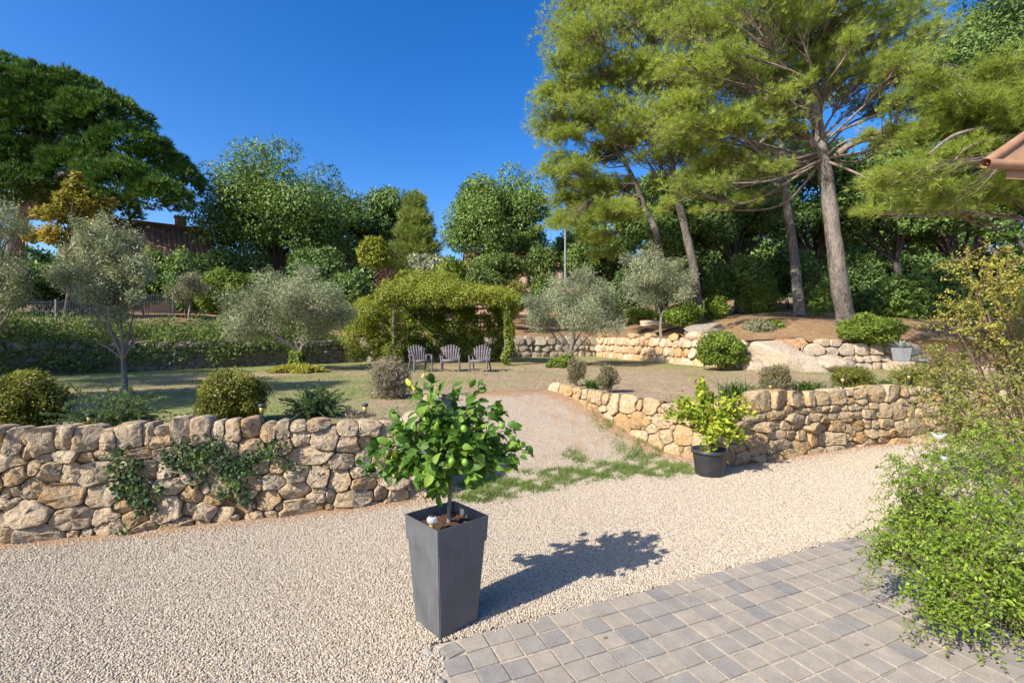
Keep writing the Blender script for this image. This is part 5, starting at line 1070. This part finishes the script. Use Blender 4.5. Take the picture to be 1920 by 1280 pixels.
aleppo('Aleppo pine whose sprays reach in from the right above the clay eave', at(2080, 16.0), [(2070, 400, 15.6), (2040, 200, 15.4), (2030, -50, 15.4)], .25,
    pads(2, [(1790, 230, 60), (1850, 200, 65), (1900, 240, 60), (1730, 260, 45), (1780, 300, 55), (1840, 290, 55), (1900, 320, 50), (1720, 330, 45), (1790, 350, 40), (1670, 330, 40), (1880, 130, 55), (1930, 180, 60), (1850, 350, 35), (1640, 350, 30), (1890, 370, 30), (1700, 385, 30), (1760, 390, 26), (1820, 395, 30), (1620, 400, 22)], 13.0, 1.0, (1640, 1930, 120, 380, 12, 36)), 9500, 202, limbs_px=[[(2040, 260, 15.4), (1900, 240, 14), (1800, 250, 13), (1740, 290, 12.8)], [(2050, 330, 15.4), (1930, 260, 14), (1830, 270, 13), (1790, 300, 13)]])
aleppo('slender straight Aleppo pine standing between the brown bank and dark wood', hit(1500, 592), [(1488, 470, 23), (1470, 345, 23), (1462, 220, 23), (1455, 60, 23), (1450, -60, 23)], .24,
    pads(3, [(1420, 300, 55), (1500, 270, 55), (1460, 200, 60), (1400, 210, 55), (1520, 190, 55), (1440, 110, 60), (1500, 80, 60), (1460, 20, 60)], 23, 1.5, (1380, 1560, 150, 370, 10, 40)), 6000, 203)
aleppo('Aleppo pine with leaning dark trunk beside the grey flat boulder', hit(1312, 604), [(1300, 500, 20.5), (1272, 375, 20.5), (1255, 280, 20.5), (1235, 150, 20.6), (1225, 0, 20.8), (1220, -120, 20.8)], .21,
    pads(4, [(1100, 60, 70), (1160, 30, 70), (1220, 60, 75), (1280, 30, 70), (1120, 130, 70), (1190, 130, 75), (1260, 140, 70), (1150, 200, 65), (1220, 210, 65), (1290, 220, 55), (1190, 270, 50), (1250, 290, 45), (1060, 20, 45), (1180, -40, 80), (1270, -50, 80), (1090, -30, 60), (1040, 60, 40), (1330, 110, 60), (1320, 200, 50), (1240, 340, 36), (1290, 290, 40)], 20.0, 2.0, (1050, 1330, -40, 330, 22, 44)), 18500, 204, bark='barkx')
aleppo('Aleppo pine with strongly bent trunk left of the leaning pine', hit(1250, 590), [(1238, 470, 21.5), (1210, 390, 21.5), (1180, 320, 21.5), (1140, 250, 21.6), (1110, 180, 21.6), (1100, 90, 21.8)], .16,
    pads(5, [(1060, 170, 50), (1030, 210, 36), (1100, 230, 55), (1060, 260, 42), (1130, 290, 50), (1080, 320, 45), (1110, 360, 50), (1060, 350, 36), (1150, 400, 50), (1090, 400, 42), (1120, 400, 40), (1110, 450, 36), (1060, 110, 46), (1085, 60, 50), (1045, 300, 30), (1130, 480, 30)], 21.5, 1.8, (1020, 1170, 60, 450, 18, 34)), 15000, 205, bark='barkx')

# dark wood on the right
WOOD = 'dark evergreen oaks of the wood on the right'
for i, (px, pyc, Y, rx, rz, n, bx, lab) in enumerate((
    (1225, 425, 29, 95, 130, 17000, 1240, 'wood oak behind the bent pine trunk'), (1370, 390, 29, 110, 150, 20000, 1385, 'wood oak between the leaning and the slender pines'), (1520, 370, 30, 110, 160, 20000, 1540, 'wood oak directly behind the slender pine'),
    (1660, 370, 28, 115, 160, 20000, 1700, 'wood oak right of the thickest pine trunk'), (1800, 370, 27, 120, 170, 20000, 1790, 'wood oak behind the yellowing myrtle branch'), (1830, 140, 30, 130, 190, 24000, 1850, 'tallest dark wood oak rising above the clay eave'),
    (1950, 330, 25, 110, 200, 14000, 1930, 'wood oak behind the clay eave'))):
    oak(lab, px, pyc, Y, rx, rz, int(n * 1.3), 'oakd' if i in (1, 2, 5, 6) else 'oak', 20 + i, ncl=64, L=.2, base_px=bx, r0=.22, low=-.6)
for i, (px, lab) in enumerate(((1290, 'back row wood oak seen between bent and leaning pines'), (1440, 'back row wood oak seen left of the slender pine'), (1590, 'back row wood oak seen between slender and thickest pines'), (1720, 'back row wood oak seen right of the thickest pine'), (1850, 'back row wood oak seen behind the myrtle branches'))):
    oak(lab, px, 470, 37, 105, 95, 11000, 'oakd', 40 + i, ncl=46, L=.27, r0=.2, low=-.95)
for lab, px, yt, yb, wp, Y, mt, n in (('leafy undergrowth bush right of the thickest pine', 1700, 500, 625, 110, 21, 'oak', 7000), ('low dark undergrowth bush beneath the wood oak by the myrtle', 1790, 545, 630, 110, 20.5, 'oakd', 6000), ('undergrowth bush left of the slender pine trunk', 1400, 470, 590, 90, 26.5, 'oak', 6000), ('undergrowth bush between slender and thickest pines', 1540, 490, 590, 70, 26, 'oakd', 5000), ('undergrowth bush right of the leaning pine trunk', 1350, 480, 580, 70, 27, 'oakd', 4500), ('dark undergrowth bush at the far right of the wood', 1890, 520, 630, 120, 22, 'oakd', 6000), ('dark undergrowth bush behind the bent pine', 1200, 490, 590, 90, 27, 'oakd', 5500), ('tall dark undergrowth behind the slender pine foot', 1480, 455, 585, 110, 28.5, 'oakd', 6500), ('tall dark undergrowth right of the oval clipped bush', 1760, 470, 610, 110, 24, 'oakd', 6500), ('tall dark undergrowth behind the thickest pine foot', 1610, 470, 590, 100, 28, 'oakd', 6000), ('dark undergrowth behind the dark round bush', 1290, 480, 580, 100, 28.5, 'oakd', 6000), ('young leafy oak sprout against the thickest trunk', 1545, 530, 600, 46, 21, 'oak', 2500), ('undergrowth bush behind the oval clipped bush', 1640, 540, 610, 90, 24, 'oakd', 5000)):
    shrub_px('undergrowth_bush', lab, px, yt, yb, wp, mt, int(px + n), Y=Y, n=n, L=.2, ncl=26, cr=.36, low=-.7, stem_mat='barkd')

# planting behind the centre wall
for lab, px, yt, yb, wp, Y, mt, n, L in (
    ('bright laurel bush left of the broad olive crown', 415, 498, 600, 110, 22, 'boxg', 9000, .16), ('laurel hedge block behind the broad olive', 490, 505, 580, 110, 25, 'hill', 8000, .18), ('laurel hedge block behind the broad olive top', 570, 510, 580, 90, 26, 'hill', 7000, .18),
    ('dark ivy covered mound right of the broad olive', 650, 500, 610, 110, 25, 'oakd', 9000, .15), ('purple red leaved shrub above the vine', 726, 500, 560, 44, 27, 'red', 2500, .14), ('lime green shrub right of the purple one', 765, 498, 580, 60, 26.5, 'vine', 4500, .14),
    ('round dark green tree shrub behind the vine', 845, 470, 570, 75, 28, 'boxg', 6500, .16), ('mid green shrub beside the round dark one', 905, 490, 580, 70, 27, 'hill', 5000, .16), ('lime hedge behind the right pergola post', 955, 512, 590, 90, 27.5, 'box', 6500, .15), ('round lime bush between pergola and low forked olive', 965, 543, 600, 50, 25.8, 'boxg', 3500, .12),
    ('hedge block left of the lamp post', 1015, 515, 600, 70, 28, 'hill', 5000, .16), ('dark hedge block right of the lamp post', 1120, 520, 600, 130, 29, 'oakd', 8000, .18), ('leafy shrub hiding the pink house front', 1015, 455, 540, 80, 31.5, 'hill', 6000, .18), ('leafy shrub right of the lamp post before the pink house', 1085, 450, 540, 80, 32, 'oak', 6000, .18), ('reddish sumac like shrub in front of the dark oak', 700, 440, 520, 70, 30, 'vine', 3500, .2), ('grey green shrub under the pale young pine', 800, 470, 530, 90, 31, 'olive', 5000, .16), ('green shrub under the round oak', 930, 470, 540, 120, 30, 'hill', 6500, .18), ('bright shrub in the corner of the two terrace walls', 690, 545, 640, 60, 21.5, 'vine', 5000, .1), ('green bush above the corner of the shaded wall', 660, 560, 640, 50, 21.6, 'boxg', 3000, .12), ('dark bush below the big spreading oak', 450, 455, 560, 130, 31, 'oakd', 8000, .2), ('dark bush right below the big spreading oak', 590, 460, 560, 150, 31, 'oakd', 9000, .2), ('dark bush under the clay roofed house', 350, 455, 600, 90, 25, 'oakd', 7000, .18), ('leafy bush before the clay roof, left of the standard tree', 275, 450, 600, 90, 25.5, 'oak', 7000, .18), ('dark bush behind the slender olive', 140, 480, 600, 200, 23, 'oakd', 9000, .18), ('dark bush at the left edge below the autumn tree', 10, 470, 600, 180, 21, 'oakd', 8000, .18)):
    shrub_px('garden_shrub', lab, px, yt, yb, wp, mt, int(px * 3 + n), Y=Y, n=n, L=L, ncl=26, cr=.38, low=-.8)
# far wood closing the horizon
g = np.random.default_rng(91); cl = []
for x in np.arange(-66, 70, 2.1): cl.append((np.array([x, 61 + 5 * g.random(), 9.6 + 1.6 * g.random() + 1.2 * math.sin(x * .2)]), (2.5, 2.2, 2.5))); cl.append((np.array([x, 60 + 4 * g.random(), 6.5]), (2.6, 2.4, 2.4)))
P, D, Nn, l, ww, var = foliage(g, cl, 80000, .62, .42); o = link('far_wood', leaf_mesh('far_wood', P, D, Nn, l, ww, var, np.zeros(3)), M['oakd']); tag(o, 'distant green wood closing the view behind the gardens', 'wood', kind='stuff')

# ------------------------------------------------------------------ eave of the house on the right
E0 = P3(1848, 312, 4.6); root = empty('house_eave', E0, 'terracotta roof eave corner of the near house at the right edge', 'roof')
d1 = norm(P3(1925, 258, 4.9) - E0); d2 = np.array([.97, .2, .02]); d2 = norm(d2)
V = []; L1 = 2.2; L2 = 2.4
for z in (0, .05):
    for a, b_ in ((0, 0), (1, 0), (1, 1), (0, 1)): V.append(d1 * L1 * a + d2 * L2 * b_ + [0, 0, z])
bevelled('roof_slab', np.array(V), [(3, 2, 1, 0), (4, 5, 6, 7), (0, 1, 5, 4), (1, 2, 6, 5), (2, 3, 7, 6), (3, 0, 4, 7)], .018, M['eave'], root)
for e_ in (d1 * L1, d2 * L2):
    V, F = tube([e_ * 0 + [0, 0, .03], e_ + [0, 0, .03]], [.045, .045], 10); link('edge_tile', mesh_np('edge_tile', V, F, smooth=True), M['eave'], root)
o1 = d1 * .12 + d2 * .16; V = [o1 + d1 * 1.9 * a + d2 * 2.2 * b_ + [0, 0, z] for z in (-.17, -.002) for a, b_ in ((0, 0), (1, 0), (1, 1), (0, 1))]
bevelled('soffit', np.array(V), [(3, 2, 1, 0), (4, 5, 6, 7), (0, 1, 5, 4), (1, 2, 6, 5), (2, 3, 7, 6), (3, 0, 4, 7)], .02, M['eave'], root)

# ------------------------------------------------------------------ jasmine, myrtle and pots on the right
def sprays(name, label, base, spots, mat, seed, L, asp, nsp, pairs, cat='shrub', stem='twig', length=(.25, .45), droop=.4, up=.25, stemr=.004):
    """arching stems carrying pinnate leaflets in pairs"""
    g = np.random.default_rng(seed); base = np.asarray(base, float); root = empty(name, base, label, cat); P, D, Nn, parts = [], [], [], []
    for px, py, Y, rp_ in spots:
        c = P3(px, py, Y); rr = rp_ * Y / FPX; m = base * .4 + c * .6 + g.normal(size=3) * .05; parts.append(tube(curve_pts([base + g.normal(size=3) * [.04, .04, 0], m, c], 5), np.linspace(stemr * 1.8, stemr, 11), 5))
        for i in range(nsp):
            o = c + runit(g, 1)[0] * rr * g.random() ** .5; d = norm(runit(g, 1)[0] + np.array([-.25, -.2, up])); l = g.uniform(*length); Q = curve_pts([o, o + d * l * .5 + [0, 0, .03], o + d * l - np.array([0, 0, droop * l])], 4); parts.append(tube(Q, np.linspace(stemr * .6, .001, len(Q)), 3))
            for j in range(pairs):
                t = (j + .5) / pairs; q = Q[int(t * (len(Q) - 1))] * (1 - (t * (len(Q) - 1)) % 1) + Q[min(int(t * (len(Q) - 1)) + 1, len(Q) - 1)] * ((t * (len(Q) - 1)) % 1); tg = norm(Q[-1] - Q[0]); sd = norm(np.cross(tg, runit(g, 1)[0]))
                for s in (-1, 1): P.append(q); D.append(norm(tg * .5 + sd * s + g.normal(size=3) * .3)); Nn.append(norm(np.array([-.25, -.2, .8]) + g.normal(size=3) * .45))
    V, F = join(parts); link('stems', mesh_np('stems', V - base, F), M[stem], root); P, D, Nn = map(np.array, (P, D, Nn)); n = len(P); s = L * g.uniform(.65, 1.3, n)
    link('foliage', leaf_mesh('foliage', P, D, Nn, s, s * asp, np.clip(g.normal(size=n) * .26 + .5, 0, 1), base), M[mat], root); return root
JP = np.array([4.55, 5.0, 0]); round_pot('plant_pot', 'black pot buried under the bright jasmine at the gravel edge', (4.05, 4.72, 0), .2, .36, 'black_pot')
round_pot('plant_pot', 'dark brown pot under the jasmine on the paving at the right edge', (3.45, 3.18, 0), .2, .4, 'brown_pot')
sprays('jasmine_bush', 'bright green jasmine spilling from the black pot over the gravel edge', (4.05, 4.75, .34), [(1700, 905, 4.6, 35), (1740, 890, 4.7, 45), (1790, 880, 4.8, 55), (1850, 870, 4.9, 65), (1900, 900, 4.8, 60), (1720, 945, 4.5, 40), (1780, 940, 4.5, 50), (1850, 940, 4.6, 60), (1910, 960, 4.5, 55), (1690, 985, 4.4, 24), (1750, 990, 4.3, 40), (1860, 820, 5.2, 50), (1905, 830, 5.1, 50), (1820, 1000, 4.3, 55), (1790, 850, 5.3, 30)], 'jas', 301, .031, .52, 32, 12, length=(.16, .34))
sprays('jasmine_bush', 'bright green jasmine arching from the brown pot over the paving', (3.45, 3.2, .4), [(1670, 1033, 3.39, 20), (1700, 1043, 3.39, 28), (1750, 1033, 3.31, 38), (1810, 1038, 3.22, 46), (1870, 1018, 3.22, 51), (1915, 1048, 3.13, 42), (1770, 1098, 3.13, 34), (1830, 1098, 3.05, 42), (1890, 1098, 3.05, 42), (1760, 1143, 3.05, 18), (1800, 1138, 3.01, 25), (1900, 1128, 3.01, 20), (1860, 1058, 3.05, 51), (1840, 968, 3.48, 42), (1900, 978, 3.39, 42)], 'jas', 302, .028, .52, 33, 12, length=(.12, .28))
sprays('myrtle_shrub', 'sparse reddish green myrtle shrub behind the jasmine', (6.2, 5.9, .0), [(1790, 700, 6.4, 45), (1840, 690, 6.3, 50), (1890, 700, 6.2, 50), (1770, 745, 6.3, 40), (1820, 760, 6.2, 50), (1880, 770, 6.1, 55), (1910, 730, 6.1, 50), (1780, 800, 6.1, 35), (1830, 810, 6.0, 45), (1890, 830, 5.9, 50), (1760, 690, 6.4, 30), (1860, 650, 6.3, 40), (1910, 660, 6.2, 40)], 'myr', 303, .04, .6, 31, 10, length=(.3, .55), droop=.2, stemr=.006)
sprays('myrtle_tree', 'yellowing myrtle branches standing against the dark wood at right', (6.9, 6.3, .0), [(1815, 500, 6.2, 22), (1830, 540, 6.2, 34), (1870, 510, 6.2, 34), (1905, 520, 6.1, 36), (1800, 580, 6.2, 28), (1850, 580, 6.2, 40), (1900, 580, 6.1, 44), (1795, 620, 6.2, 26), (1840, 625, 6.2, 34), (1890, 625, 6.1, 40), (1920, 560, 6.1, 40), (1880, 545, 6.2, 36)], 'yel', 304, .04, .62, 16, 8, cat='tree', length=(.2, .4), droop=.05, up=.5, stemr=.009)

# fallen leaves and twigs on the gravel and paving
g = np.random.default_rng(99); n = 420; X = g.uniform(-4.5, 6.5, n); Y = g.uniform(2.4, 8.5, n); d = np.minimum(dpoly(X, Y, LW), dpoly(X, Y, RW)); k = inpoly(X, Y, FRONT) & (g.random(n) < .22 + .8 * np.exp(-(d / .4) ** 2)); X, Y = X[k], Y[k]; n = len(X)
Z = np.where(pave_in(X, Y), .016, h_front(X, Y) + .014)
o = link('fallen_leaves', leaf_mesh('fallen_leaves', np.stack([X, Y, Z], -1), norm(g.normal(size=(n, 3)) * [1, 1, .15]), norm(np.array([0, 0, 1]) + g.normal(size=(n, 3)) * .3), g.uniform(.018, .05, n), .016, g.random(n), np.zeros(3)), plain('dead_leaf', (.26, .15, .07), .8, .4, 20)); tag(o, 'brown fallen leaves scattered over the gravel and paving', 'leaves', kind='stuff')
